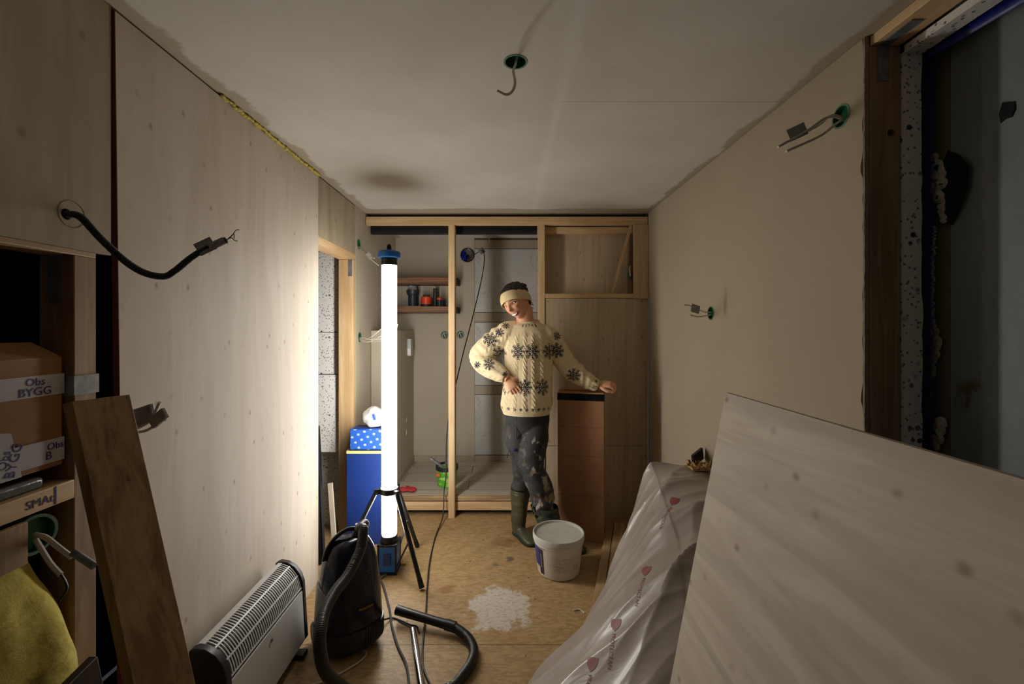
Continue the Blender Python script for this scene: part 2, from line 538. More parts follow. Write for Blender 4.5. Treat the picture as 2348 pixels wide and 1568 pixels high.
# opening in the right wall: stud, header, polystyrene, membrane, outer cladding
M_eps = None
k = NB('speckled_polystyrene')
v1 = k.n('TexVoronoi', {'Vector': k.mapp((66, 66, 66)), 'Scale': 1.})
v2 = k.n('TexVoronoi', {'Vector': k.mapp((24, 24, 24), loc=(3, 1, 2)), 'Scale': 1.})
nz = k.noise(k.tc, 8, 3)
d1 = k.rng(v1, .22, .29, 1., 0.)
d2 = k.math('MULTIPLY', k.rng(v2, .17, .22, 1., 0.), k.rng(nz, .4, .6))
dd = k.math('MAXIMUM', k.math('MULTIPLY', d1, .75), d2)
k.set('Base Color', k.mix(dd, C(228, 226, 222), C(48, 50, 54)))
k.set('Roughness', .8)
k.bump(k.n('TexVoronoi', {'Vector': k.mapp((140, 140, 140)), 'Scale': 1.}), .4, .002)
M_eps = k.m
t = thing('door_frame_post', (1.1, 1.2, 0), 'brown timber stud at the edge of the opening in the right wall', 'timber stud')
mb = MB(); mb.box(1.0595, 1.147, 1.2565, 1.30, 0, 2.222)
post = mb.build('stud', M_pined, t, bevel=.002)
cut(post, [MB().lathe(V((1.120, 1.255, 1.4 + (753 - 304) * 1.2565 / 990)), [(.011, -.02), (.011, .03)], 16, axis=1)])
mbk = MB().box(1.08, 1.112, 1.2535, 1.256, 2.12, 2.222)
mbk.build('bracket', M_steel, t)
t = thing('header_beam', (1.09, .6, 2.223), 'pale timber header beam under the ceiling over the right opening', 'timber beam')
MB().box(1.062, 1.147, -.2, 1.262, 2.2235, 2.2515).build('beam', M_piney, t, bevel=.002)
MB().box(1.08, 1.112, 1.15, 1.2535, 2.2205, 2.2232).build('bracket', M_steel, t)
def rough_slab(name, x0, x1, y0, y1, z0, z1, m, amp=.004, n=60, **kw):
    """slab whose free x1 edge is ragged"""
    mb = MB()
    L = [(x0, z0)]
    pts = []
    for i in range(n + 1):
        z = z0 + (z1 - z0) * i / n
        pts.append((x1 + amp * (mn.noise(V((x0 * 9, y0, z * 14))) + .6 * mn.noise(V((x1 * 9, 2, z * 45)))), z))
    mb.prism([(x0, z0)] + pts + [(x0, z1)], 1, y0, y1)
    return mb.build(name, m, **kw)
rough_slab('polystyrene_strip', 1.150, 1.203, 1.250, 1.264, 0, 2.2, M_eps, .006,
           label='speckled polystyrene edge running up between the right stud and the black membrane', cat='insulation')
MB().box(1.150, 1.203, -.2, 1.248, 2.195, 2.218).build('polystyrene_header_strip', M_eps,
           label='speckled polystyrene strip along the top of the right opening', cat='insulation')
M_memb = mat('black_roofing_membrane', C(14, 15, 22), .5, var=.3)
M_blue = mat('blue_sealing_tape', C(22, 38, 130), .4, var=.15)
t = thing('wall_membrane', (1.22, 1.2, 0), 'black membrane strip edged with dark blue tape in the right opening', 'membrane')
MB().box(1.204, 1.226, 1.252, 1.266, 0, 2.2).build('membrane', M_memb, t)
MB().box(1.2262, 1.2290, 1.250, 1.266, 0, 2.2).build('tape', M_blue, t)
mb = MB()
pts = spline([(1.222, 1.25, 2.197), (1.222, 1.12, 2.190), (1.222, .95, 2.185), (1.222, .7, 2.19)], 6)
mb.sweep(pts, [(.016, .005)] * len(pts), 10, ref=(0, 0, 1))
mb.build('top_tape', M_blue, t)

k = NB('old_grey_cladding')
nz = k.noise(k.mapp((2, 2, .7)), 2, 6, .65)
col = k.mix(k.rng(nz, .3, .7), C(112, 120, 120), C(140, 148, 148))
sep = k.n('SeparateXYZ', {0: k.tc})
yy = k.nt.nodes[-1].outputs[1]; zz = k.nt.nodes[-1].outputs[2]
col = k.mix(k.rng(yy, .006, .012), col, C(120, 116, 88))
st = k.math('MULTIPLY', k.rng(k.noise(k.mapp((20, 26, 10)), 1, 5, .7), .5, .62), k.math('MULTIPLY', k.rng(k.math('ABSOLUTE', k.math('SUBTRACT', zz, 1.21)), .02, .07, 1., 0.), k.rng(k.math('ABSOLUTE', k.math('ADD', yy, .045)), .01, .05, 1., 0.)))
col = k.mix(k.math('MULTIPLY', st, .9), col, C(84, 66, 34))
k.set('Base Color', col); k.set('Roughness', .65); k.bump(nz, .2, .003)
M_clad = k.m
# cladding: olive return, bright corner, recessed dark band, raised light band
mb = MB()
prof = [(1.262, 1.29), (1.268, 1.236), (1.262, 1.226), (1.275, 1.20), (1.275, 1.16), (1.262, 1.14), (1.262, .6), (1.30, .6), (1.30, 1.29)]
mb.prism(prof, 2, 0, 2.25)
o = mb.build('wall_right_outer', M_clad, kind='structure', org=(1.262, 1.226, 0))
# shaped hole with torn foam
def blob_prism(pts, x0, x1, m, name, **kw):
    mb = MB(); mb.prism(pts, 0, x0, x1)
    return mb.build(name, m, **kw)
def Yz(px, py, X):
    Y = X * 990 / (px - 1161)
    return (Y, 1.4 - (py - 753) * Y / 990)
hole = [Yz(x, y, 1.262) for x, y in ((2175, 345), (2200, 355), (2222, 380), (2218, 430), (2200, 480), (2185, 515), (2172, 512), (2160, 480), (2150, 430), (2160, 380))]
blob_prism(hole, 1.2595, 1.2625, mat('dark_hole_backing', C(12, 12, 12), .9), 'damage_hole', label='dark torn hole in the grey outer panel of the right opening', cat='hole')
hole = [Yz(x, y, 1.262) for x, y in ((2300, 235), (2328, 233), (2330, 250), (2322, 268), (2308, 272), (2296, 282), (2292, 262))]
blob_prism(hole, 1.2595, 1.2625, bpy.data.materials['dark_hole_backing'], 'dark_patch', label='small ragged black patch at the top of the grey outer panel', cat='patch')
M_foam = mat('white_foam_crumbs', C(196, 194, 186), .85, var=.25, vs_=40, bump=.9, bs=120, bd=.004)
def crumb_line(name, pts, X, rad, label):
    mb = MB()
    q = []
    for a, b in zip(pts, pts[1:]):
        L = math.hypot(b[0] - a[0], b[1] - a[1])
        m = max(2, int(L / 4))
        for i in range(m):
            t_ = i / m
            q.append((a[0] + (b[0] - a[0]) * t_, a[1] + (b[1] - a[1]) * t_, a[2] + (b[2] - a[2]) * t_))
    for x, y, w in q:
        Y, z = Yz(x + R.uniform(-.35, .35) * w, y, X)
        r = w * .5 * Y / 990 * R.uniform(.5, 1.)
        mb.ball((X - .004, Y, z), (rad, r, r * R.uniform(.8, 1.3)), 7, 5)
    mb.build(name, M_foam, label=label, cat='foam', )
crumb_line('torn_foam', [(2150, 360, 26), (2158, 400, 34), (2152, 440, 30), (2160, 480, 16), (2166, 512, 18)], 1.26, .006, 'white torn foam beside the dark hole, highest on the grey panel')
crumb_line('foam_crack', [(2146, 520, 8), (2142, 640, 9), (2140, 740, 10), (2146, 780, 34), (2150, 800, 26), (2140, 830, 20), (2134, 880, 16), (2130, 925, 8)], 1.26, .004, 'long thin line of white foam crumbs down the olive panel edge')
crumb_line('foam_lump', [(2160, 965, 26), (2156, 990, 24), (2150, 1020, 18), (2148, 1034, 16)], 1.26, .006, 'white foam lump just above the leaning plywood sheet')

# ---------------------------------------------------------------- partition at the far end
Yp = 3.18
g_fr = 'pale timbers of the end partition'
MB().box(-1.035, 1.042, Yp, Yp + .048, 2.166, 2.224).build('top_plate', M_pinex, label='long horizontal pine beam under the ceiling across the end wall', cat='timber beam', bevel=.002)
MB().box(-1.035, 1.042, Yp + .06, Yp + .1, 2.224, 2.251).build('ceiling_gap_shade', mat('gap_shade_dark', C(60, 46, 30), .8), label='thin dark strip standing for the shaded gap between ceiling and pine beam', cat='shade strip')  # dark strip puts the shade of the gap into its colour
xa = (1028 - 1161) * Yp / 990; xb = (1042.5 - 1161) * Yp / 990
MB().box(xa, xb, Yp, Yp + .095, 0, 2.166).build('partition_stud', M_pine, label='free-standing vertical pine stud in the middle of the doorway opening', cat='timber stud', bevel=.002)
MB().box(.238, .284, Yp + .002, Yp + .095, 0, 2.166).build('partition_stud', M_pine, label='vertical pine stud between the bathroom opening and the plywood panel', cat='timber stud', bevel=.002)
MB().box(-1.036, .236, 3.30, 3.335, 2.122, 2.2).build('steel_beam', M_black, label='black steel beam behind the partition top', cat='beam', bevel=.002)
def screws(parent, pts, n_=(0, -1, 0)):
    for p in pts:
        MB().ball(p, (.0035, .0015, .0035), 8, 4).build('screw', M_black, parent)
t = thing('end_plywood_panel', (.66, 3.2, 0), 'tall plywood panel behind the person and cardboard box', 'plywood panel')
MB().box(.286, 1.043, 3.190, 3.204, .535, 1.622).box(.286, 1.043, 3.190, 3.204, 0, .531).build('panel', M_ply_f, t)
screws(t, [(.31, 3.189, 1.6), (1.0, 3.189, 1.6), (1.0, 3.189, 1.34), (1.0, 3.189, 1.12), (1.0, 3.189, .9), (1.0, 3.189, .3), (.31, 3.189, .9)])
t = thing('wall_niche', (.64, 3.25, 1.625), 'open plywood-backed niche high in the end wall', 'niche')
MB().box(.286, .995, 3.30, 3.312, 1.62, 2.17).build('back_panel', M_ply_f, t)
MB().box(.286, .97, 3.183, 3.30, 1.625, 1.656).build('ledge', M_pinex, t, bevel=.002)
MB().box(.286, .985, 3.25, 3.299, 2.115, 2.165).build('top_rail', M_pinex, t, bevel=.002)
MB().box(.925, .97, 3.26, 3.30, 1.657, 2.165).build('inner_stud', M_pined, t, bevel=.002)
MB().box(.936, 1.043, 3.168, 3.19, 1.62, 2.165).build('side_board', wood('wide_spruce_board', C(206, 176, 128), C(188, 156, 108), 2, .8, ks=5, seed=8), t, bevel=.002)
t = thing('niche_junction_cup', (.932, 3.25, 1.79), 'green cup with a white wire loop half hidden at the niche side', 'junction cup')
MB().lathe((.926, 3.235, 1.80), [(.03, 0), (.03, -.012), (.004, -.012)], 20, axis=0).build('shell', M_green, t)
MB().sweep(spline([(.925, 3.225, 1.775), (.918, 3.20, 1.80), (.914, 3.20, 1.84), (.926, 3.22, 1.865)], 6), .004, 8).build('wire', M_wire, t)
MB().bar(P(1447, 516, 3.215), P(1404, 671, 3.225), .02, .012, up=(0, 1, 0)).build('loose_lath', M_pine, label='thin wooden lath leaning diagonally inside the niche', cat='lath', bevel=.001)
# bathroom behind
struct('wall_bathroom_right', MB().box(.6, .615, 3.335, 4.06, 0, 2.252), M_gypg)
struct('wall_bathroom_side', MB().box(.285, .6, 3.32, 3.335, 0, 2.252), M_gypg)
o = struct('wall_bathroom_back', MB().box(-1.05, -.3, 4.06, 4.08, 0, 2.252), M_gypg, org=(-.6, 4.06, 0))
cupsB = [(P(1020, 768, 4.06), .036), (P(1056, 767, 4.06), .034), (P(1072, 585, 4.06), .064)]
cut(o, [MB().lathe(c, [(r, -.03), (r, .05)], 24, axis=1) for c, r in cupsB])
k = NB('marble_wall_tile')
sep = k.n('SeparateXYZ', {0: k.tc}); zz = k.nt.nodes[-1].outputs[2]
w = k.noise(k.mapp((1.3, 1, 1.1), rot=(0, .6, 0)), 2.0, 6, .6, 1.4)
vein = k.rng(k.math('ABSOLUTE', k.math('SUBTRACT', w, .5)), .002, .012, 1., 0.)
col = k.mix(k.rng(k.noise(k.tc, 2, 4), .3, .7), C(178, 178, 174), C(190, 190, 186))
col = k.mix(k.math('MULTIPLY', vein, .45), col, C(128, 116, 98))
k.set('Base Color', col); k.set('Roughness', .3)
M_marb = k.m
M_tilestrip = mat('beige_tile_strip', C(158, 146, 126), .45, var=.06)
M_grout = mat('dark_grout', C(84, 76, 64), .9)
struct('wall_bathroom_tiles', MB().box(-.299, .6, 4.066, 4.08, 0, 2.252), M_grout)
zs = [(.215, .775, 0), (.781, .862, 1), (.868, 1.456, 0), (1.462, 1.548, 1), (1.554, 2.146, 0), (2.152, 2.232, 1)]
for i, (a, b, q) in enumerate(zs):
    MB().box(-.297, .6, 4.058, 4.067, a, b).build('wall_tile_%s' % ('strip' if q else 'slab'), M_tilestrip if q else M_marb, kind='structure')
k = NB('wood_look_floor_tile')
br = k.n('TexBrick', {'Vector': k.mapp((1, 1, 1), loc=(.3, .06, 0)), 'Color1': C(168, 158, 142), 'Color2': C(180, 170, 154), 'Mortar': C(70, 62, 52), 'Scale': 1., 'Mortar Size': .003, 'Brick Width': 1.1, 'Row Height': .19, 'Mortar Smooth': .1})
gz = k.noise(k.mapp((3, 40, 1)), 1, 4)
k.set('Base Color', k.mix(k.math('MULTIPLY', k.rng(gz, .45, .8), .3), br, C(132, 122, 106)))
k.set('Roughness', .45)
struct('floor_bathroom', MB().box(-1.04, .6, 3.245, 4.06, .125, .15), k.m, org=(0, 3.6, .15))
struct('baseboard_bathroom', MB().box(-.87, -.665, 4.05, 4.06, .15, .208).box(-.662, -.30, 4.05, 4.06, .15, .208).box(-.297, .6, 4.05, 4.06, .15, .208).box(-.869, -.861, 3.3, 4.05, .15, .208), M_tilestrip, bevel=.001)
MB().box(-1.04, .6, 3.225, 3.245, .113, .148).build('threshold_edge', wood('threshold_edge_osb', C(190, 158, 112), C(150, 112, 70), 0, .3, seed=9), label='upper pine threshold strip along the raised bathroom floor', cat='timber strip', bevel=.001)
MB().box(-1.04, .6, 3.226, 3.262, .042, .105).build('threshold_beam', M_pinex, label='lower pine threshold beam below the raised bathroom floor', cat='timber beam', bevel=.002)
struct('threshold_gap_shade', MB().box(-1.04, .6, 3.29, 3.32, 0, .12), M_dark)  # dark strip added as the shade in the gap under the threshold
# boxed-in duct along the bathroom's left wall
o = struct('wall_bathroom_duct', MB().box(-1.04, -.87, 3.31, 4.06, .15, 1.385), M_gypg, bevel=.006, org=(-.87, 3.5, .15))
holes = [(V((-.87, 3.75, 1.4 - (962 - 753) * 3.75 / 990)), .025), (V((-.87, 3.74, 1.4 - (992 - 753) * 3.74 / 990)), .032)]
cut(o, [MB().lathe(c, [(r, -.06), (r, .03)], 20, axis=0) for c, r in holes])
t = thing('wall_switch_box', (-.85, 3.85, 1.2), 'pale grey box mounted on the boxed-in duct in the bathroom', 'switch box')
MB().box(-.869, -.835, 3.78, 3.87, 1.158, 1.31).build('housing', mat('grey_box_plastic', C(176, 180, 176), .45), t, bevel=.004)
MB().box(-.866, -.836, 3.775, 3.79, 1.17, 1.225).build('cover', M_white, t, bevel=.003)
# bathroom shelves
M_old = wood('burnt_brown_board', C(146, 98, 54), C(92, 58, 30), 0, .7, ks=6, seed=11, kcol=C(40, 24, 12), contrast=1.6)
for z0, z1, lb in ((1.797, 1.856, 'upper dark brown wooden shelf on the bathroom back wall'), (1.540, 1.598, 'lower dark brown wooden shelf holding pipe parts')):
    t = thing('wall_shelf', (-.73, 3.96, z0), lb, 'shelf', 'dark wooden shelves in the bathroom')
    MB().box(-1.03, -.455, 3.84, 4.055, z0, z1).build('board', M_old, t, bevel=.004)
    MB().box(-.454, -.437, 3.86, 4.055, z0, z1 - .005).build('end_cap', M_dark, t)
# ---------------------------------------------------------------- tube work lamp on a tripod
LX, LY = -.678, 2.5
def em(name, col, s):
    k = NB(name)
    nz = k.noise(k.tc, 3, 2)
    k.set('Base Color', (.9, .9, .9, 1))
    k.set('Emission Color', k.mix(nz, col, mul(col, .97)))
    k.set('Emission Strength', s)
    return k.m
M_tube = em('glowing_tube', (1., .955, .89, 1), LAMP)
M_bluep = mat('blue_lamp_plastic', C(26, 108, 190), .4, var=.1)
t = thing('tube_work_lamp', (LX, LY, 0), 'glowing vertical white tube lamp with blue ends standing on a black tripod', 'work lamp')
MB().lathe((LX, LY, 0), [(.036, .2), (.042, .215), (.043, .25), (.043, 1.785)], 40).build('tube', M_tube, t)
cap = MB().lathe((LX, LY, 0), [(.044, 1.786), (.044, 1.805), (.06, 1.808), (.064, 1.815), (.064, 1.838), (.058, 1.845), (.02, 1.852)], 40)
cap.build('top_cap', M_bluep, t)
MB().lathe((LX, LY, 0), [(.0445, 1.765), (.0455, 1.77), (.0455, 1.807)], 32).build('collar', M_blackp, t)
hk = MB().box(LX - .012, LX + .012, LY - .006, LY + .006, 1.85, 1.872)
hk.lathe((LX, LY, 1.876), [(.006, -.006), (.012, -.006), (.012, .006), (.006, .006)], 16, axis=1)
hk.build('hanging_hook', M_blackp, t)
MB().lathe((LX, LY, 0), [(.046, .165), (.046, .2), (.044, .208), (.03, .212)], 32).build('lower_collar', M_blackp, t)
bx = MB().box(LX - .052, LX + .052, LY - .05, LY + .05, .012, .165)
b_ = bx.build('base_box', M_bluep, t, bevel=.006)
sk = MB().box(LX - .022, LX + .022, LY - .056, LY - .049, .055, .12)
sk.lathe((LX + .005, LY - .056, .09), [(.017, 0), (.017, -.004)], 20, axis=1)
sk.build('socket_flap', mat('dark_blue_plastic', C(12, 60, 120), .4), b_, bevel=.002)
mb = MB()
mb.box(LX - .056, LX + .056, LY - .053, LY + .053, .158, .17)
mb.box(LX - .055, LX + .055, LY - .053, LY + .053, .0, .013)
for i in (-1, 1):
    for j in (-1, 1):
        mb.lathe((LX + i * .05, LY + j * .048, 0), [(.006, .001), (.006, .174)], 10)
mb.build('corner_frame', M_blackp, t, bevel=.001)
hub = MB()
hz = .465
rg = []
for r, z in ((.047, hz - .016), (.054, hz - .016), (.054, hz + .016), (.047, hz + .016), (.047, hz - .016)):
    rg.append([V((LX + r * math.cos(a), LY + r * math.sin(a), z)) for a in [2 * math.pi * j / 32 for j in range(32)]])
hub.loft(rg, cap=False)
feet = [V((-.452, 2.31, .012)), V((-.965, 2.43, .012)), V((-.57, 2.76, .012))]
angs = []
for f in feet:
    d = (f - V((LX, LY, 0))); d.z = 0; d.normalize()
    hub.box(-.012, .012, .045, .085, hz - .02, hz + .012, Matrix.Translation((LX, LY, 0)) @ Matrix.Rotation(math.atan2(d.y, d.x) - math.pi / 2, 4, 'Z'))
hub.build('hub', M_blackp, t, bevel=.002)
for f in feet:
    d = (f - V((LX, LY, 0))); d.z = 0; d.normalize()
    top = V((LX, LY, hz)) + d * .07
    l = MB().sweep([top, f], .0125, 14)
    lo = l.build('leg', M_blackp, t)
    e = (f - top).normalized()
    MB().sweep([f - e * .05, f], [.0135, .0145], 12).build('foot', mat('rubber_foot', C(15, 15, 15), .7) if 'rubber_foot' not in bpy.data.materials else bpy.data.materials['rubber_foot'], lo)
    mid = top.lerp(f, .52)
    MB().sweep([mid, V((LX, LY, .02)) + d * .055], .005, 8).build('brace', M_blackp, t)
    MB().ball(mid, .011, 10, 6).build('joint', M_steel, t)

# ---------------------------------------------------------------- cables, cups and wires
def cup(name, c, r, normal, label, depth=.028):
    """recessed round junction cup, open along normal"""
    q = V(normal).to_track_quat('Z', 'Y').to_matrix()
    t = thing(name, c, label, 'junction cup')
    MB().lathe(c, [(r * .93, -.001), (r * .93, -depth), (r * .2, -depth), (r * .2, -depth - .002), (r * .985, -depth - .002), (r * .985, .0005), (r * .93, .0005), (r * .93, -.001)], 28, M=q, cap=False).build('shell', M_green, t)
    MB().lathe(c, [(r * .91, .0), (r * 1.07, .0), (r * 1.07, .0016), (r * .91, .0016), (r * .91, 0)], 28, M=q, cap=False).build('rim', mat('cup_rim', C(96, 128, 104), .6) if 'cup_rim' not in bpy.data.materials else bpy.data.materials['cup_rim'], t)
    MB().lathe(c + V(normal) * (-depth + .002), [(r * .9, 0), (r * .9, .001)], 24, M=q).build('base', M_green, t)
    return t
def wires(name, paths, r, label, tape=None, tip=True, m=None, cat='cable'):
    t = thing(name, paths[0][0], label, cat)
    for p in paths:
        s_ = spline(p, 7)
        MB().sweep(s_, r, 8).build('wire', m or M_wire, t)
    if tape:
        a, b, w, h, up = tape
        MB().bar(a, b, w, h, up=up).build('tape_flag', M_tape, t, bevel=.0015)
    return t
c = cup_c
cup('ceiling_junction_cup', c, .036, (0, 0, -1), 'round green junction cup sunk in the ceiling')
wires('ceiling_cable', [[c + V((.006, .0, .022)), P(1182, 148, 1.36), P(1177, 162, 1.31), P(1181, 190, 1.28), P(1174, 210, 1.27), P(1160, 217, 1.26), P(1140, 208, 1.25)]], .0042, 'bent pale cable hanging out of the ceiling cup')
c = cupsR[0][0]
cup('wall_junction_cup', c, .034, (-1, 0, 0), 'green junction cup in the right wall near the ceiling', .02)
wires('taped_cables', [
    [c + V((.01, .0, -.01)), P(1915, 268, 1.30), P(1890, 272, 1.26), P(1850, 300, 1.24), P(1784, 337, 1.22)],
    [c + V((.01, .004, .0)), P(1905, 265, 1.31), P(1880, 285, 1.27), P(1845, 304, 1.25)],
    [c + V((.01, .006, -.006)), P(1915, 285, 1.30), P(1880, 312, 1.27), P(1803, 347, 1.23)]], .0036,
    'three pale cables with silver tape coming from the high right-wall cup',
    (P(1808, 312, 1.235), P(1848, 293, 1.245), .003, .036, (0, 0, 1)))
c = cupsR[1][0]
cup('wall_junction_cup', c, .034, (-1, 0, 0), 'green junction cup halfway up the right wall', .02)
wires('taped_cables', [
    [c + V((.01, 0, .004)), P(1615, 715, 2.15), P(1598, 708, 2.10), P(1580, 700, 2.08), P(1568, 699, 2.07)],
    [c + V((.01, 0, -.004)), P(1618, 724, 2.15), P(1600, 726, 2.1), P(1582, 722, 2.08)]], .0034,
    'short pale cables with grey tape ends halfway up the right wall',
    (P(1585, 705, 2.085), P(1604, 711, 2.10), .003, .04, (0, 0, 1)))
M_cond = mat('black_corrugated_conduit', C(30, 31, 33), .5)
path = spline([conduit_p + V((-.04, 0, .002)), conduit_p + V((.0, .003, 0)), P(185, 498, 1.03), P(232, 548, 1.04), P(285, 597, 1.055), P(330, 625, 1.065), P(375, 634, 1.075), P(400, 622, 1.08), P(440, 590, 1.09), P(480, 566, 1.10), P(520, 550, 1.11)], 14)
# resample for the corrugation
def resample(pts, step):
    out = [pts[0]]; acc = 0
    for a, b in zip(pts, pts[1:]):
        L = (b - a).length
        while acc + L >= step:
            f = (step - acc) / L
            a = a.lerp(b, f); L = (b - a).length; acc = 0
            out.append(a.copy())
        acc += L
    return out
t = thing('corrugated_conduit', conduit_p, 'black corrugated conduit curving out of the left wall', 'conduit')
pr = resample(path, .0017)
MB().sweep(pr, [.0088 if i % 2 else .0076 for i in range(len(pr))], 12).build('tube', M_cond, t)
mb = MB()
for e in ((P(532, 540, 1.11), P(541, 528, 1.11), P(549, 527, 1.115)), (P(530, 545, 1.11), P(538, 551, 1.112), P(545, 553, 1.115)), (P(530, 541, 1.11), P(536, 536, 1.11), P(537, 547, 1.11))):
    mb.sweep(spline([P(520, 550, 1.11)] + list(e), 5), .0011, 6)
mb.build('wire_ends', mat('brown_core_wire', C(96, 62, 44), .5), t)
MB().bar(P(452, 574, 1.088), P(490, 556, 1.098), .003, .034, up=(0, 0, 1)).build('tape_flag', M_tape, t, bevel=.001)
MB().sweep([P(482, 567, 1.1), P(516, 551, 1.109)], .0105, 10).build('tape_wrap', M_tape, t)
# drawn circle round the conduit hole
rg = MB()
for r0, r1 in ((.0315, .0325),):
    rg.lathe(conduit_p + V((.0002, .012, .003)), [(r0, 0), (r1, 0), (r1, .0006), (r0, .0006), (r0, 0)], 40, axis=0, cap=False)
rg.build('pencil_ring', mat('pencil_line', C(120, 108, 84), .9), label='faint round cut line around the conduit hole', cat='mark')

t = thing('taped_cable_bundle', (-1.04, 1.21, 1.15), 'bundle of wires wrapped in grey tape beside the top of the leaning brown plank', 'cable')
MB().bar(P(305, 960, 1.19), P(352, 945, 1.17), .012, .048, up=(0, 0, 1)).build('tape', M_tape, t, bevel=.003)
MB().bar(P(348, 972, 1.16), P(380, 945, 1.15), .012, .03, up=(0, 0, 1)).build('tape', M_tape, t, bevel=.003)
for p in ([P(310, 985, 1.2), P(345, 965, 1.17), P(356, 945, 1.165), P(366, 922, 1.16)], [P(312, 992, 1.2), P(340, 985, 1.17), P(372, 962, 1.15)], [P(312, 978, 1.2), P(345, 962, 1.17), P(378, 962, 1.15)], [(-1.04, 1.21, 1.15), P(320, 968, 1.19), P(350, 960, 1.17)]):
    MB().sweep(spline(p, 6), .004, 8).build('wire', M_wire, t)

# cups on the far left wall
for i, (c, r) in enumerate(cupsL):
    cup('wall_junction_cup', c, r, (1, 0, 0), ['green junction cup high on the left wall behind the lamp', 'green junction cup at lamp mid-height on the left wall'][i], .012)
c = cupsL[0][0]
wires('taped_cables', [[c + V((-.008, 0, -.01)), P(832, 572, 3.0), P(845, 583, 2.95), P(858, 592, 2.9)], [c + V((-.008, 0, -.02)), P(828, 570, 3.0), P(848, 592, 2.92), P(868, 608, 2.88)]], .0035, 'pale cables with grey tape leaving the high cup behind the lamp', (P(842, 580, 2.93), P(852, 593, 2.93), .003, .03, (1, 0, .6)))
c = cupsL[1][0]
wires('white_cables', [[c + V((-.008, 0, .0)), P(835, 780, 3.0), P(855, 770, 2.95), P(880, 752, 2.9), P(905, 760, 2.9), P(912, 743, 2.9)],
                        [c + V((-.008, 0, -.01)), P(835, 783, 3.0), P(865, 782, 2.95), P(890, 780, 2.9)],
                        [c + V((-.008, 0, -.015)), P(832, 774, 3.0), P(850, 778, 2.95), P(885, 776, 2.9)],
                        [c + V((-.008, 0, -.018)), P(840, 784, 2.98), P(858, 779, 2.95), P(880, 766, 2.9)]], .0035, 'loose white cables crossing behind the lamp tube')
# bathroom cups and duct
for i in (0, 1):
    c, r = cupsB[i]
    cup('wall_junction_cup', c, r, (0, -1, 0), ['green cup half hidden by the free-standing stud', 'green cup in the bathroom wall right of the free-standing stud'][i], .03)
    wires('cup_wires', [[c + V((-.015, -.003, -.025)), c + V((-.02, -.02, .0)), c + V((.0, -.02, .02)), c + V((.02, -.004, .015))], [c + V((.012, .01, -.02)), c + V((.0, -.02, .0)), c + V((-.012, .0, .025))]], .0042, ['white wires curled in the half-hidden green cup', 'white wires curled in the green cup right of the stud'][i])
c, r = cupsB[2]
t = thing('vent_duct', c, 'round metal vent duct opening with a blue shine in the bathroom wall', 'vent duct')
MB().lathe(c, [(.063, .05), (.063, -.008), (.067, -.008), (.067, .05)], 32, axis=1).build('pipe', M_blackp, t)
MB().lathe(c, [(.061, -.006), (.061, .045), (.01, .046)], 32, axis=1, cap=False).build('lining', M_chrome, t)
MB().box(c.x - .058, c.x - .012, c.y - .006, c.y, c.z - .045, c.z + .035).build('shine_block', mat('blue_shine_colour', C(16, 26, 120), .15), t, bevel=.004)  # blue shine of the duct put in as a blue-coloured block
t = wires('hanging_cord', [[c + V((.0, -.01, -.025)), P(1085, 585, 3.9), P(1103, 574, 3.85)]], .004, 'black power cord hanging from the vent through the partition to the floor', None, m=M_cord)
pts = [P(1103, 574, 3.85), P(1110, 580, 3.84), P(1108, 620, 3.8), P(1088, 710, 3.6), P(1062, 810, 3.4), P(1045, 882, 3.31), P(1030, 950, 3.3), P(1024, 1010, 3.3), P(1023, 1085, 3.3), P(1018, 1130, 3.2)]
z = .006
pts += [V((-.46, 3.13, .04)), V((-.475, 2.9, z)), V((-.46, 2.6, z)), V((-.43, 2.35, z)), V((-.40, 2.15, z)), V((-.375, 1.95, z)), V((-.36, 1.85, z)), V((-.335, 1.76, z)), V((-.25, 1.6, z)), V((-.2, 1.45, z))]
MB().sweep(spline(pts, 8), .0042, 8).build('cord', M_cord, t)
MB().bar(P(1101, 570, 3.86), P(1108, 580, 3.86), .03, .05, up=(0, 0, 1)).build('tape', M_tape, t, bevel=.002)
MB().sweep(spline([V((-.17, 3.75, 2.251)), P(1122, 552, 3.8), P(1118, 562, 3.8), P(1117, 576, 3.8)], 6), .003, 6).build('white_cable', M_wire, label='thin white cable dangling from the bathroom ceiling', cat='cable')
def FL(px, py):
    return P(px, py, 1.393 * 990 / (py - 753))
# lamp cord and vacuum cord
pts = [V((LX - .0, LY - .062, .012)), V((LX - .02, LY - .10, .007)), FL(880, 1345), FL(893, 1395), FL(898, 1432), FL(912, 1480), FL(930, 1520), FL(938, 1568), FL(944, 1640)]
MB().sweep(spline(pts, 8), .0052, 8).build('lamp_cord', mat('grey_rubber_cord', C(62, 62, 62), .5), label='grey cord running over the floor from the tube lamp base', cat='cord')
pts = [V((-.6, 2.02, .03)), V((-.55, 2.08, z)), V((-.50, 2.06, z)), V((-.45, 2.03, z)), V((-.42, 2.02, z)), V((-.40, 1.98, z))]
MB().sweep(spline(pts, 8), .0038, 8).build('extension_cord', M_cord, label='short black cord between the vacuum cleaner and its handle tube', cat='cord')
pts = [V((-.70, 1.84, z)), V((-.63, 1.87, z)), V((-.60, 1.85, z)), V((-.62, 1.80, z)), V((-.70, 1.72, z)), V((-.77, 1.68, z)), V((-.82, 1.6, z)), V((-.86, 1.48, z))]
MB().sweep(spline(pts, 8), .0036, 8).build('pale_cord', M_wire, label='pale cord curling on the floor in front of the vacuum cleaner', cat='cord')

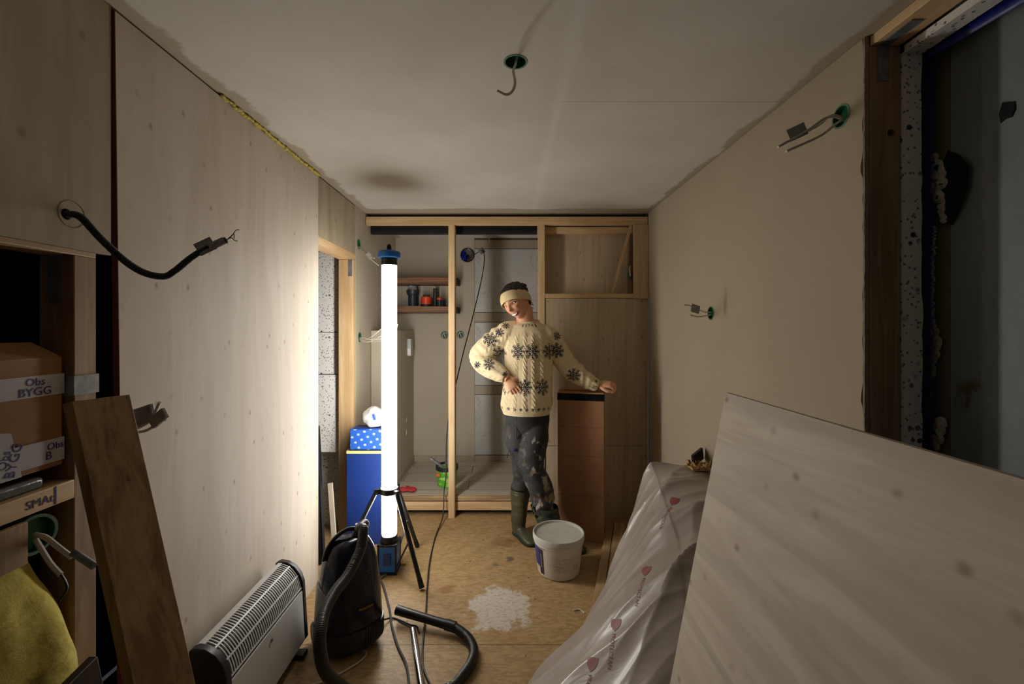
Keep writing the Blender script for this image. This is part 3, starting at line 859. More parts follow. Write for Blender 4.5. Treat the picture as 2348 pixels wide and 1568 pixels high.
# ---------------------------------------------------------------- left doorway
t = thing('door_frame_post', (-1.09, 2.955, 0), 'sunlit pine post on the far side of the left doorway', 'timber stud')
tag(t, 'brightly lit pine post on the far side of the left doorway')
MB().box(-1.141, -1.041, 2.935, 2.979, 0, 1.868).build('post', M_pine, t, bevel=.002)
MB().box(-1.075, -1.048, 2.9325, 2.935, 1.755, 1.866).build('bracket', M_steel, t)
MB().box(-1.141, -1.041, 2.39, 2.979, 1.87, 1.912).build('door_lintel', M_piney, label='pine lintel over the left doorway', cat='timber beam', bevel=.002)
ep = 'stacked speckled polystyrene blocks behind the left doorway'
rough_slab('polystyrene_block', -1.5, -1.150, 2.985, 3.06, 1.376, 1.93, M_eps, .008, label='top speckled polystyrene block seen through the left doorway', cat='insulation', group=ep)
rough_slab('polystyrene_block', -1.5, -1.152, 2.985, 3.06, 1.085, 1.372, M_eps, .008, label='middle speckled polystyrene block seen through the left doorway', cat='insulation', group=ep)
rough_slab('polystyrene_block', -1.5, -1.150, 2.97, 3.05, .55, 1.080, M_eps, .02, label='bottom ragged polystyrene block seen through the left doorway', cat='insulation', group=ep)
rough_slab('polystyrene_scrap', -1.5, -1.17, 3.07, 3.12, 0, .55, M_eps, .02, label='greyish polystyrene low down behind the black profiles', cat='insulation')
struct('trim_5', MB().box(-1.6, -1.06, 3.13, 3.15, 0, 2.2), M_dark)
t = thing('black_profile_bundle', (-1.06, 2.5, 0), 'bundle of long black profiles leaning in the left doorway', 'profiles')
for i in range(4):
    a = V((-1.13 + i * .014, 2.55 + .008 * i, .0)); b = V((-1.235 + i * .012, 2.72 + .01 * i, 1.02 - .08 * i))
    MB().bar(a, b, .011, .03, up=(0, 1, 0)).build('profile', M_blackp, t, bevel=.001)
t = MB().bar((-1.045, 2.64, 0), (-1.118, 2.74, .42), .03, .012, up=(0, 1, 0)).build('white_lath', mat('white_painted_wood', C(206, 192, 170), .6), label='short whitish stick leaning beside the black profiles', cat='lath', bevel=.001)
# yellow insulation tufts in the ceiling joint
k = NB('yellow_mineral_wool')
nz = k.noise(k.tc, 22, 6, .7, 1.)
nz2 = k.noise(k.tc, 4, 4)
k.set('Base Color', k.mix(k.rng(nz2, .3, .7), k.mix(k.rng(nz, .35, .65), C(168, 146, 56), C(214, 200, 110)), C(196, 178, 84)))
k.set('Roughness', .95); k.bump(k.noise(k.mapp((1, 1, 1)), 60, 6, .75), .5, .004)
M_wool = k.m
mb = MB()
y = 1.575
while y < 2.38:
    if R.random() < .9:
        r = .006 + .005 * R.random()
        mb.ball((-1.032 + R.uniform(-.004, .004), y, 2.244 + R.uniform(-.003, .002)), (r * .9, .012, r * .8), 8, 5)
    y += .009
mb.build('insulation_tufts', M_wool, label='thin yellow insulation bulging from the joint between left wall and ceiling', cat='insulation', kind='stuff')
# ---------------------------------------------------------------- convector heater by the left wall
t = thing('convector_heater', (-.94, 1.63, 0), 'white convector heater with slotted curved top, standing along the left wall', 'heater')
M_hw = mat('white_heater_enamel', C(205, 205, 202), .35, var=.03, vs_=3, bump=.03)
hp = [(-1.0, .06), (-1.0, .372), (-.985, .378), (-.955, .372), (-.925, .35), (-.903, .318), (-.892, .285), (-.886, .25), (-.878, .06)]
arc = [V((x, 0, z)) for x, z in [(-.99, .379), (-.965, .3765), (-.935, .361), (-.912, .334), (-.898, .303), (-.891, .272)]]
arc = spline(arc, 6)
MB().prism([(-.99, .06), (-.99, .36), (-.955, .355), (-.93, .338), (-.91, .31), (-.9, .27), (-.893, .06)], 1, 1.39, 1.875).build('inner_body', M_blackp, t)
MB().prism([(-.892, .262), (-.886, .262), (-.874, .05), (-.881, .05)], 1, 1.392, 1.878).build('front_panel', M_hw, t)
MB().prism([(-1.003, .05), (-1.003, .375), (-.997, .375), (-.997, .05)], 1, 1.392, 1.878).build('back_panel', M_hw, t)
g = MB()
NR = 40
def arcpt(i):
    return arc[i]
def band(i0, i1, y0, y1, th=.0022):
    seg = arc[i0:i1 + 1]
    r0 = []; 
    outer = []; inner = []
    for j, p in enumerate(seg):
        q = seg[min(j + 1, len(seg) - 1)] - seg[max(j - 1, 0)]
        n_ = V((-q.z, 0, q.x)).normalized()
        if n_.z < 0: n_ = -n_
        outer.append((p + n_ * th)); inner.append(p - n_ * .001)
    poly = [(p.x, p.z) for p in outer] + [(p.x, p.z) for p in reversed(inner)]
    g.prism(poly, 1, y0, y1)
L = len(arc) - 1
for i in range(NR + 1):
    y = 1.395 + .475 * i / NR
    band(0, L, y - .0018, y + .0018)
for a_, b_ in ((0, 4), (10, 11), (19, 20), (L - 1, L)):
    band(a_, b_, 1.393, 1.875, .0034)
g.build('slotted_grille', M_hw, t)
cp = [(-1.006, .05), (-1.006, .378), (-.987, .386), (-.955, .382), (-.922, .362), (-.898, .33), (-.886, .295), (-.871, .05)]
MB().prism(cp, 1, 1.365, 1.394).build('end_cap', M_blackp, t, bevel=.004)
MB().prism(cp, 1, 1.876, 1.902).build('end_cap', M_blackp, t, bevel=.004)
for y in (1.42, 1.84):
    MB().box(-1.02, -.855, y - .022, y + .022, 0, .022).box(-.97, -.91, y - .015, y + .015, .02, .062).build('foot', M_blackp, t, bevel=.003)
em_ = MB().lathe((-.8815, 1.625, .228), [(.006, -.002), (.006, .0015)], 16, axis=0)
em_.build('emblem', mat('grey_print', C(120, 120, 122), .5), t)

# ---------------------------------------------------------------- vacuum cleaner standing on end
VX, VY = -.70, 1.93
t = thing('vacuum_cleaner', (VX, VY, 0), 'dark navy vacuum cleaner standing upright on its end with ribbed hose', 'vacuum cleaner')
M_navy = mat('dark_navy_plastic', C(14, 20, 44), .22, var=.15, vs_=3, bump=.02)
M_vgrey = mat('charcoal_vacuum_plastic', C(34, 34, 38), .42)
RV = Matrix.Translation((VX, VY, 0)) @ Matrix.Rotation(math.radians(38), 4, 'Z')
def vsec(sc=1., z0=0, z1=.6, dy=0):
    S = [(.015, .105, .100), (.03, .125, .115), (.07, .134, .124), (.12, .134, .126), (.2, .130, .122), (.28, .124, .114), (.36, .114, .102), (.42, .10, .086), (.455, .082, .068), (.472, .05, .045)]
    return [(0, dy, z, a * sc, b * sc) for z, a, b in S if z0 <= z <= z1]
MB().vloft(vsec(), 40, pw=2.7).xf(RV).build('body', M_navy, t)
# front shell (bumper) and lower grille
MB().vloft([(0, -.004, z, a * 1.012, b * 1.02) for _, _, z, a, b in vsec(1, .01, .13)] , 40, pw=2.7).xf(RV).build('bumper', M_vgrey, t)
for i in range(15):
    a = -math.pi / 2 + .12 + i * .075
    e = 2 / 2.7
    ca, sa = math.cos(a), math.sin(a)
    x = .1365 * math.copysign(abs(ca) ** e, ca); y = -.004 + .1285 * math.copysign(abs(sa) ** e, sa)
    MB().box(x - .0022, x + .0022, y - .0025, y + .004, .045, .118).xf(RV).build('vent_rib', M_blackp, t)
# side strip in pale grey
MB().vloft([(-.006, .012, z, a * 1.0, b * .96) for _, _, z, a, b in vsec(1, .1, .3)], 40, pw=2.7).xf(RV).build('side_trim', mat('pale_grey_plastic', C(120, 122, 118), .4), t)
# handle arch
hp_ = [V((-.11, .0, .40)), V((-.095, 0, .445)), V((-.06, 0, .485)), V((-.01, 0, .505)), V((.04, 0, .49)), V((.055, 0, .46))]
MB().sweep(spline([RV @ p for p in hp_], 8), [(.009, .016)] * 41, 14, ref=(1, 0, 0)).build('handle', M_blackp, t)
MB().sweep([RV @ V((.03, -.0, .44)), RV @ V((.055, -.0, .505))], .03, 20).build('hose_inlet', M_vgrey, t)
# oval control outline, ring and lettering on the front
def front(u, z, off=.0012):
    """point on the front of the body at local x=u, height z"""
    S = vsec()
    zs_ = [q[2] for q in S]
    a = float(np.interp(z, zs_, [q[3] for q in S])); b = float(np.interp(z, zs_, [q[4] for q in S]))
    return V((u, -b * (1 - min(.999, abs(u / a)) ** 2.7) ** (1 / 2.7) - off, z))
def fring(cu, cz, hw, hh, r, n=36, pwr=2):
    pts_ = []
    for j in range(n + 1):
        a = 2 * math.pi * j / n
        x = cu + hw * math.cos(a)
        zz_ = cz + (hh - hw) * (1 if math.sin(a) > 0 else -1) + hw * math.sin(a)
        pts_.append(RV @ front(x, zz_))
    return MB().sweep(pts_, r, 5)
M_gold = mat('dull_gold_line', C(104, 88, 56), .5)
fring(.045, .30, .017, .05, .0011).build('control_outline', M_gold, t)
fring(.045, .325, .011, .014, .0012).build('power_ring', M_gold, t)
M_yel = mat('yellow_print', C(206, 160, 22), .5)
def fmat(u, z, rot=0):
    p = front(u, z, .0035)
    dp = front(u + .02, z, .0035) - front(u - .02, z, .0035)
    M = frame(RV @ p, RV.to_3x3() @ dp, (0, 0, 1))
    return M @ Matrix.Rotation(rot, 4, 'Z')
text('Panasonic', .0165, fmat(.030, .205), M_yel, t)
text('MC', .011, fmat(.04, .184), M_gold, t)
for sx_ in (-1, 1):
    MB().lathe((-.02, .0, 0), [(.001, -.0), (.045, 0), (.05, .006), (.05, .02), (.045, .026), (.001, .026)], 28, axis=0).xf(RV @ Matrix.Translation((-.118 if sx_ < 0 else .132, .07, .052)) @ Matrix.Rotation(0, 4, 'Z')).build('wheel', M_vgrey, t)
# ribbed hose: from the inlet over the front, down, out of view below, and back to the handle tube
hpt = [RV @ V((.035, 0, .45)), RV @ V((.06, -.02, .515)), V((-.635, 1.87, .535)), P(833, 1215, 1.84), P(826, 1260, 1.79), P(800, 1315, 1.70), P(770, 1355, 1.6), P(745, 1400, 1.50), P(734, 1450, 1.42), P(735, 1500, 1.40), P(750, 1545, 1.44), P(790, 1580, 1.52),
       V((-.52, 1.585, .03)), V((-.42, 1.60, .022)), V((-.33, 1.62, .022)), V((-.22, 1.65, .022)), V((-.175, 1.71, .022)), V((-.142, 1.79, .022)), V((-.142, 1.86, .022)), V((-.17, 1.92, .024)), V((-.21, 1.955, .03)), V((-.24, 1.975, .035))]
pr = resample(spline(hpt, 12), .0013)
n1 = len(pr)
MB().sweep(pr, [.0208 if (i // 2) % 2 else .0199 for i in range(n1)], 16).build('ribbed_hose', mat('hose_plastic', C(20, 20, 21), .4, var=.1), t)
ha, hb = V((-.245, 1.977, .036)), V((-.525, 2.072, .050))
hd = (hb - ha).normalized()
MB().sweep([ha - hd * .012, ha + hd * .035], .0235, 20).build('hose_cuff', M_blackp, t)
# open-ended handle tube
rg = []
Lh = (hb - ha).length
q_ = hd.to_track_quat('Z', 'Y').to_matrix()
prof = [(.017, .03), (.0205, .03), (.0195, .12), (.0215, Lh - .02), (.0225, Lh), (.019, Lh), (.017, Lh - .02), (.016, .05)]
MB().lathe(ha, prof, 24, M=q_, cap=False).build('handle_tube', M_blackp, t)
t2 = MB().lathe((0, 0, 0), [(.0162, 0), (.0162, .6), (.0148, .6), (.0148, .0), (.0162, 0)], 28, cap=False)
a_ = V((-.427, 1.975, .018)); b_ = V((-.242, 1.40, .017))
t2.xf(Matrix.Translation(a_) @ (b_ - a_).to_track_quat('Z', 'Y').to_matrix().to_4x4())
t2.build('chrome_suction_tube', M_chrome, label='shiny chrome vacuum tube lying on the floor under the black handle', cat='tube')

# ---------------------------------------------------------------- white plastic bucket
BX, BY = .302, 2.5
t = thing('white_bucket', (BX, BY, 0), 'white plastic paint bucket with closed lid standing on the floor by the boots', 'bucket')
M_bk = mat('white_bucket_plastic', C(206, 198, 186), .4, var=.05, vs_=5, bump=.05)
MB().lathe((BX, BY, 0), [(.105, .0), (.116, .004), (.1205, .012), (.1375, .17), (.139, .175), (.1425, .178), (.1425, .205), (.137, .206)], 48).build('body', M_bk, t)
MB().lathe((BX, BY, 0), [(.1445, .19), (.1475, .192), (.1485, .197), (.1485, .222), (.1465, .227), (.1435, .2275), (.139, .225), (.137, .214), (.132, .2125), (.0, .2115), (.0, .205), (.143, .2)], 56, cap=False).build('lid', [mat('dusty_lid', C(186, 184, 176), .6, var=.08, vs_=14)], t)
# wrapped labels
def wrap(a0, a1, z0, z1, m, name, off=.0012, n=14):
    pts_ = []
    for z_ in (z0, (z0 + z1) / 2, z1):
        r = float(np.interp(z_, [.012, .17], [.1205, .1375])) + off
        pts_.append([V((BX + r * math.cos(a), BY + r * math.sin(a), z_)) for a in np.linspace(a0, a1, n)])
    mb_ = MB().grid(pts_)
    o_ = mb_.build(name, m, t)
    return o_
k = NB('small_print_label')
sep = k.n('SeparateXYZ', {0: k.tc}); zz = k.nt.nodes[-1].outputs[2]
lnz = k.n('TexWave', {'Vector': k.tc, 'Scale': 42., 'Distortion': .0}, bands_direction='Z')
gap = k.noise(k.mapp((140, 140, 20)), 1, 2)
ink = k.math('MULTIPLY', k.rng(lnz, .5, .6), k.rng(gap, .42, .5))
k.set('Base Color', k.mix(k.math('MULTIPLY', ink, .45), C(200, 192, 178), C(96, 92, 92)))
k.set('Roughness', .5)
D_ = math.pi / 180
for a0, a1 in ((-118, -92), (-89, -63), (-60, -36)):
    for z0, z1 in ((.055, .088), (.098, .130)):
        wrap(a0 * D_, a1 * D_, z0, z1, k.m, 'print_panel')
wrap(-150 * D_, -137 * D_, .022, .165, mat('dark_violet_print', C(44, 34, 52), .5), 'dark_stripe', .0016, 5)
wrap(-180 * D_, -151 * D_, .06, .168, mat('blue_violet_print', C(52, 46, 116), .5), 'blue_label', .0014, 8)
wrap(-145.5 * D_, -142 * D_, .06, .135, mat('grey_stripe', C(120, 116, 116), .5), 'pale_stripe', .002, 3)
MB().sweep(spline([V((BX + .1425 * math.cos(a), BY + .1425 * math.sin(a), .178 + .006 * math.sin((a + 2.2) * 3))) for a in np.linspace(-2.28, -3.3, 7)], 5), .0014, 6).build('wire_bail', M_steel, t)

# ---------------------------------------------------------------- tall cardboard box by the end wall
t = thing('tall_cardboard_box', (.49, 2.93, 0), 'tall brown cardboard box with black taped top, the hand resting on it', 'cardboard box')
k = NB('brown_cardboard')
sep = k.n('SeparateXYZ', {0: k.tc}); zz = k.nt.nodes[-1].outputs[2]
nz = k.noise(k.mapp((3, 3, 1.5)), 2, 5)
col = k.mix(k.rng(nz, .3, .7), C(146, 104, 72), C(160, 116, 80))
fl = k.n('TexWave', {'Vector': k.tc, 'Scale': 60.}, bands_direction='Z')
for z_ in (.30, .56, .75):
    d_ = k.rng(k.math('ABSOLUTE', k.math('SUBTRACT', zz, z_)), .001, .004, .5, 0.)
    col = k.mix(d_, col, C(104, 66, 42))
k.set('Base Color', col); k.set('Roughness', .8); k.bump(fl, .08, .001)
M_card = k.m
RB = Matrix.Translation((.489, 2.845, 0)) @ Matrix.Rotation(-13 * D_, 4, 'Z')
MB().box(-.150, .152, 0, .20, 0, .972, RB).build('carton', M_card, t, bevel=.003)
MB().box(-.150, .150, .0, .095, .972, .978, RB).build('flap', mat('cardboard_light', C(176, 128, 88), .8), t, bevel=.001)
MB().box(-.150, .150, .105, .20, .972, .978, RB).build('flap', bpy.data.materials['cardboard_light'], t, bevel=.001)
MB().box(-.153, .155, -.002, .203, .925, .969, RB).build('black_tape', mat('black_gloss_tape', C(12, 12, 16), .3, var=.1), t)
MB().box(-.13, .15, .085, .115, .978, .9795, RB).build('black_tape', bpy.data.materials['black_gloss_tape'], t)
text('TOP X', .011, RB @ frame(V((.01, .004, .9784)), (1, 0, 0), (0, 1, 0)), M_white, t)

# ---------------------------------------------------------------- stack of floor boards along the right
dirv = V((.506 - .781, 2.27 - 3.157, 0)).normalized()
perp = V((dirv.y, -dirv.x, 0))
if perp.x < 0: perp = -perp
st0 = V((.712, 3.07, 0))
lbl = ['leftmost narrow floor plank, edge towards the bucket', 'second floor plank from the left, beside the seam', 'third floor plank from the left, partly under the plastic film', 'rightmost floor plank against the right wall']
offs = [(0, .05, .022, 1.1), (.056, .135, .034, 1.0), (.139, .192, .034, .9), (.198, .25, .05, .8)]
for (a0, a1, h, L_), lb in zip(offs, lbl):
    mb = MB()
    s0 = st0 + V((perp.x, perp.y, 0)) * 0
    M_ = Matrix((V((perp.x, perp.y, 0)), V((dirv.x, dirv.y, 0)), V((0, 0, 1)))).transposed().to_4x4()
    M_.translation = s0
    mb.box(a0, a1, -.0 if a0 < .1 else .0, L_, 0, h)
    o = mb.build('floor_plank', M_pinedy, label=lb, cat='plank', group='pine planks lying on the floor at the right', bevel=.002, org=(0, 0, 0))
    o.matrix_world = M_
# ---------------------------------------------------------------- plywood sheet leaning in the right foreground
X0, X1, H = .462, .692, 1.198
nv = V((H, 0, -(X1 - X0))).normalized()       # away from the camera side
mb = MB()
pl = []
for y in (1.362, -1.05):
    for (x, z) in ((X0, 0), (X1, H)):
        for o_ in (0, .012):
            pl.append(V((x, y, z)) + V((nv.x * o_, 0, 0)) + (V((0, 0, 0)) if z else V((0, 0, 0))))
mb.add(pl, [(0, 1, 3, 2), (4, 6, 7, 5), (0, 2, 6, 4), (1, 5, 7, 3), (2, 3, 7, 6), (0, 4, 5, 1)])
mb.build('plywood_sheet', M_ply_s, label='large pale plywood sheet leaning in the right foreground', cat='plywood sheet', bevel=.0006)

# ---------------------------------------------------------------- plastic-wrapped insulation pack
k = NB('milky_plastic_film')
nz = k.noise(k.tc, 3, 4)
k.set('Base Color', k.mix(k.rng(nz, .3, .7), C(150, 140, 132), C(172, 164, 156)))
k.set('Roughness', .34)
k.set('Specular IOR Level', .6)
k.set('Coat Weight', .35); k.set('Coat Roughness', .16)
k.bump(k.noise(k.mapp((5, 13, 5)), 1.6, 3, .5, .6), .3, .008)
M_film = k.m
t = thing('wrapped_insulation_pack', (.6, 1.9, 0), 'big bundle wrapped in milky plastic film slumped against the right wall', 'wrapped bundle')
Ys = list(np.linspace(2.33, 1.375, 190))
xl_k = [(2.36, .74), (2.33, .715), (2.26, .62), (2.15, .50), (2.0, .345), (1.83, .235), (1.78, .135), (1.69, .085), (1.55, .06), (1.37, .05)]
def ip(y, tab):
    ys = [q[0] for q in tab][::-1]; xs = [q[1] for q in tab][::-1]
    return float(np.interp(y, ys, xs))
top_k = [(2.36, .58), (2.33, .62), (2.29, .655), (2.2, .665), (2.0, .63), (1.85, .575), (1.7, .49), (1.55, .38), (1.45, .31), (1.37, .25)]
xt_k = [(2.36, .80), (2.2, .77), (2.0, .74), (1.8, .72), (1.6, .66), (1.37, .58)]   # where the slope reaches the top
NU = 150
rows = []
def ridge(t_):
    t_ = t_ - math.floor(t_)
    d_ = min(t_, 1 - t_) * 2            # 0 on the crest
    return (1 - d_) ** 2.4
def fold(x, y):
    """long creases running down the slope, a little towards the camera"""
    n1_ = mn.noise(V((x * 1.7, y * 1.9, 1.3)))
    n2_ = mn.noise(V((x * 2.6, y * 3.2, 5.3)))
    n3_ = mn.noise(V((x * 5.0, y * 6.0, 8.1)))
    u = y - .42 * x
    a1 = ridge(u / .235 + n1_ * 1.1)
    a2 = ridge(u / .083 + n2_ * 1.1 + x * 1.4)
    a3 = ridge(u / .26 - x * 2.2 + n3_ * .3)
    return .040 * a1 * (.6 + .8 * n2_) + .012 * a2 * max(0, .3 + n1_) + .020 * a3 * max(0, .35 + n1_) + .022 * n1_
for y in Ys:
    xl = ip(y, xl_k); xt = ip(y, xt_k); ht = ip(y, top_k)
    row = []
    steep = max(0, min(1, (y - 1.95) / .3))
    pw_ = .92 - .50 * steep
    for j in range(NU):
        u = j / (NU - 1)
        if u < .72:                        # slope
            s_ = u / .72
            x = xl + (xt - xl) * s_
            sm_ = -math.log(math.exp(-8 * s_) + math.exp(-8.)) / 8 + .0001
            z_ = ht * max(.0015, sm_) ** pw_
            env = min(1, s_ * 7)
        else:
            s_ = (u - .72) / .28
            x = xt + (1.030 - xt) * s_
            z_ = ht * (1 - .0866 * (1 - s_) ** 3 * (pw_ / .92)) + .010 * math.sin(s_ * 3)
            env = (1 - s_)
        f_ = fold(x, y) * (.3 + .7 * env) * min(1, (2.34 - y) / .05)
        z_ = max(.004, z_ + f_)
        row.append(V((x - f_ * .35 * env, y, z_)))
    rows.append(row)
mb = MB()
h = len(rows); w = NU
mb.grid(rows)
# close: skirts down to the floor
bd = []
def skirt(line, dx, dy):
    low = [V((p.x + dx, p.y + dy, 0.0)) for p in line]
    mb.grid([line, [a.lerp(b, .5) for a, b in zip(line, low)], low])
skirt(rows[0], 0, .004); skirt(rows[-1], 0, -.006); skirt([r[0] for r in rows], -.006, 0); skirt([r[-1] for r in rows], .002, 0)
# part hidden behind the sheet
mb.box(.63, 1.03, .9, 1.38, 0, .24)
mb.build('film_wrap', M_film, t)
M_red = mat('red_film_print', C(138, 74, 76), .5)
from mathutils.bvhtree import BVHTree
_vs = [p for r in rows for p in r]
_fs = [(i * w + j, i * w + j + 1, (i + 1) * w + j + 1, (i + 1) * w + j) for i in range(h - 1) for j in range(w - 1)]
FB = BVHTree.FromPolygons(_vs, _fs)
def on_film(px, py):
    d_ = (P(px, py, 2.) - V((0, 0, 1.4))).normalized()
    hit = FB.ray_cast(V((0, 0, 1.4)), d_)
    n_ = hit[1]
    if n_.dot(d_) > 0: n_ = -n_
    return hit[0], n_
def film_logo(px, py, px2, py2, body):
    """print draped onto the film"""
    p, n_ = on_film(px, py)
    p2, n2 = on_film(px2, py2)
    ez = (n_ + n2 + V((0, 0, .6))).normalized()
    ey = -(p2 - p); ey = (ey - ez * ey.dot(ez)).normalized()
    ex = ey.cross(ez)
    def drape(a, b, o_):
        q = p + ex * a + ey * b
        hit = FB.ray_cast(q + ez * .15, -ez)
        return (hit[0] + ez * o_) if hit[0] else q + ez * o_
    W_ = lambda v: .021 * (1 - max(0, (v - .35) / .65) ** 1.8) if v > .35 else .021
    g_ = [[drape(W_(v) * (2 * u - 1), .020 - .046 * v, .0012) for u in np.linspace(0, 1, 9)] for v in np.linspace(0, .999, 10)]
    MB().grid(g_).build('printed_shield', M_red, t)
    cu = bpy.data.curves.new('txt', 'FONT'); cu.body = body; cu.size = .021; cu.align_x = 'LEFT'; cu.align_y = 'CENTER'; cu.resolution_u = 3
    t_ = bpy.data.objects.new('txt', cu); COL.objects.link(t_)
    bpy.context.view_layer.update()
    me = evaluated(t_); bpy.data.objects.remove(t_)
    for v in me.vertices:
        v.co = drape(v.co.y, -.034 - v.co.x, .0016) - ORG[t]
    link('printed_lettering', me, M_red, t, ORG[t], smooth=False)
film_logo(1545, 1148, 1520, 1195, 'PROTECTAN')
film_logo(1481, 1308, 1465, 1360, 'PROTECTAN')
film_logo(1358, 1522, 1350, 1560, 'PROTECTAN')
film_logo(1412, 1432, 1404, 1470, 'PROTECTAN')
MB().bar((1.03, 2.27, .745), (.95, 2.2, .725), .012, .06).build('black_strip_end', M_blackp, label='black strip end sticking up behind the plastic bundle', cat='strip')
mb = MB()
for i in range(26):
    a = V((R.uniform(.93, 1.02), R.uniform(2.15, 2.24), .70)); b = a + V((R.uniform(-.03, .03), R.uniform(-.03, .03), R.uniform(.005, .03)))
    mb.bar(a, b, .004, .012)
mb.box(.93, 1.02, 2.15, 2.22, .690, .702)
mb.build('broken_fibreboard', mat('torn_wood_fibre', C(176, 142, 88), .9, var=.25, vs_=40), label='torn tan fibreboard on top of the plastic bundle at the right wall', cat='board', kind='stuff')

# ---------------------------------------------------------------- leaning brown plank in the left foreground
a0, a1 = P(165, 920, .92), P(298, 904, 1.035)
e1 = V((-.544, .95, .004))
dd_ = (a1 - e1)
e0 = a0 - dd_ * (a0.z - .004) / dd_.z
n_ = (a1 - a0).cross(dd_).normalized()
if n_.y < 0: n_ = -n_
mb = MB()
T_ = n_ * .028
mb.add([a0, a1, e1, e0, a0 + T_, a1 + T_, e1 + T_, e0 + T_], [(0, 1, 2, 3), (4, 7, 6, 5), (0, 4, 5, 1), (1, 5, 6, 2), (2, 6, 7, 3), (3, 7, 4, 0)])
mb.build('leaning_plank', wood('brown_glued_plank', C(168, 132, 76), C(126, 88, 46), 2, .85, ks=11, seed=14, kcol=C(30, 20, 12)), label='wide knotty brown plank leaning in the left foreground', cat='plank', bevel=.0015)
# ---------------------------------------------------------------- shelf opening in the left wall
t = thing('timber_stud', (-1.09, 1.07, 0), 'timber stud at the right edge of the left wall shelf opening', 'timber stud')
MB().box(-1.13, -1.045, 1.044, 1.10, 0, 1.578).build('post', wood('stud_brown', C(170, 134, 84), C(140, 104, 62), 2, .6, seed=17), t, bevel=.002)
MB().box(-1.105, -1.075, 1.0415, 1.044, 1.46, 1.577).build('bracket', M_steel, t)
MB().box(-1.131, -1.042, 1.041, 1.105, 1.238, 1.285).build('duct_tape', M_tape, t)
M_cb = mat('dull_cardboard', C(150, 106, 62), .8, var=.08, vs_=3, bump=.1)
t = thing('cardboard_carton', (-1.25, .8, 1.075), 'cardboard carton with white lettered tape on the left wall shelf', 'cardboard box')
MB().box(-1.45, -1.062, .55, 1.034, 1.075, 1.335).build('carton', M_cb, t, bevel=.004)
mb = MB(); mb.add([V((-1.062, .55, 1.333)), V((-1.062, 1.03, 1.333)), V((-1.10, 1.0, 1.368)), V((-1.10, .55, 1.372)), V((-1.064, .55, 1.333)), V((-1.064, 1.03, 1.333)), V((-1.103, 1.0, 1.368)), V((-1.103, .55, 1.372))], [(0, 1, 2, 3), (7, 6, 5, 4), (0, 4, 5, 1), (1, 5, 6, 2), (2, 6, 7, 3), (3, 7, 4, 0)])
mb.build('flap', M_cb, t)
M_ptape = mat('white_packing_tape', C(186, 184, 186), .3, var=.08)
MB().box(-1.0615, -1.0600, .55, 1.0355, 1.245, 1.293).build('packing_tape', M_ptape, t)
MB().box(-1.0615, -1.0600, .90, 1.0355, 1.088, 1.142).build('packing_tape', M_ptape, t)
mb = MB(); mb.add([V((-1.0605, .86, 1.075)), V((-1.0605, .945, 1.075)), V((-1.0605, .925, 1.175)), V((-1.0605, .86, 1.19)), V((-1.0617, .86, 1.075)), V((-1.0617, .945, 1.075)), V((-1.0617, .925, 1.175)), V((-1.0617, .86, 1.19))], [(0, 1, 2, 3), (7, 6, 5, 4), (0, 4, 5, 1), (1, 5, 6, 2), (2, 6, 7, 3), (3, 7, 4, 0)])
mb.build('packing_tape', M_ptape, t)
M_bt = mat('blue_black_lettering', C(30, 30, 100), .5)
text('Obs', .024, frame((-1.0595, .972, 1.279), (0, 1, 0), (0, 0, 1)), M_bt, t)
text('BYGG', .026, frame((-1.0595, .972, 1.257), (0, 1, 0), (0, 0, 1)), M_bt, t)
text('BYGG', .028, frame((-1.0598, .93, 1.115), (0, .25, 1), (0, -1, .25)), M_bt, t)
text('Obs', .024, frame((-1.0598, .912, 1.12), (0, .25, 1), (0, -1, .25)), M_bt, t)
text('BYGG', .028, frame((-1.0598, .882, 1.12), (0, .1, 1), (0, -1, .1)), M_bt, t)
text('Obs', .022, frame((-1.0595, 1.015, 1.125), (0, 1, 0), (0, 0, 1)), M_bt, t)
text('B', .026, frame((-1.0595, 1.0, 1.105), (0, 1, 0), (0, 0, 1)), M_bt, t)
t = thing('shelf_board', (-1.25, .8, 1.0), 'pale shelf board with handwritten blue letters under the left carton', 'shelf')
MB().box(-1.58, -1.042, .45, 1.042, .992, 1.036).build('board', M_piney, t, bevel=.002)
text('SMAt', .026, frame((-1.0415, .965, 1.012), (0, 1, -.03), (0, 0, 1)), M_bt, t, 'handwriting')
text('|', .045, frame((-1.0415, .998, 1.018), (0, 1, 0), (0, 0, 1)), M_bt, t, 'handwriting')
MB().box(-1.40, -1.058, .5, .99, 1.0365, 1.062).build('clear_plastic_bag', mat('grey_clear_plastic', C(110, 112, 112), .25, var=.2, vs_=10, bump=.6, bs=20, bd=.006), label='flat greyish plastic bag squeezed between carton and shelf board', cat='plastic bag', bevel=.008)
MB().box(-1.04, -1.028, .6, .928, .895, .985).build('plywood_offcut', M_pined, label='small plywood offcut fixed below the shelf board at the left edge', cat='plywood piece', bevel=.001)
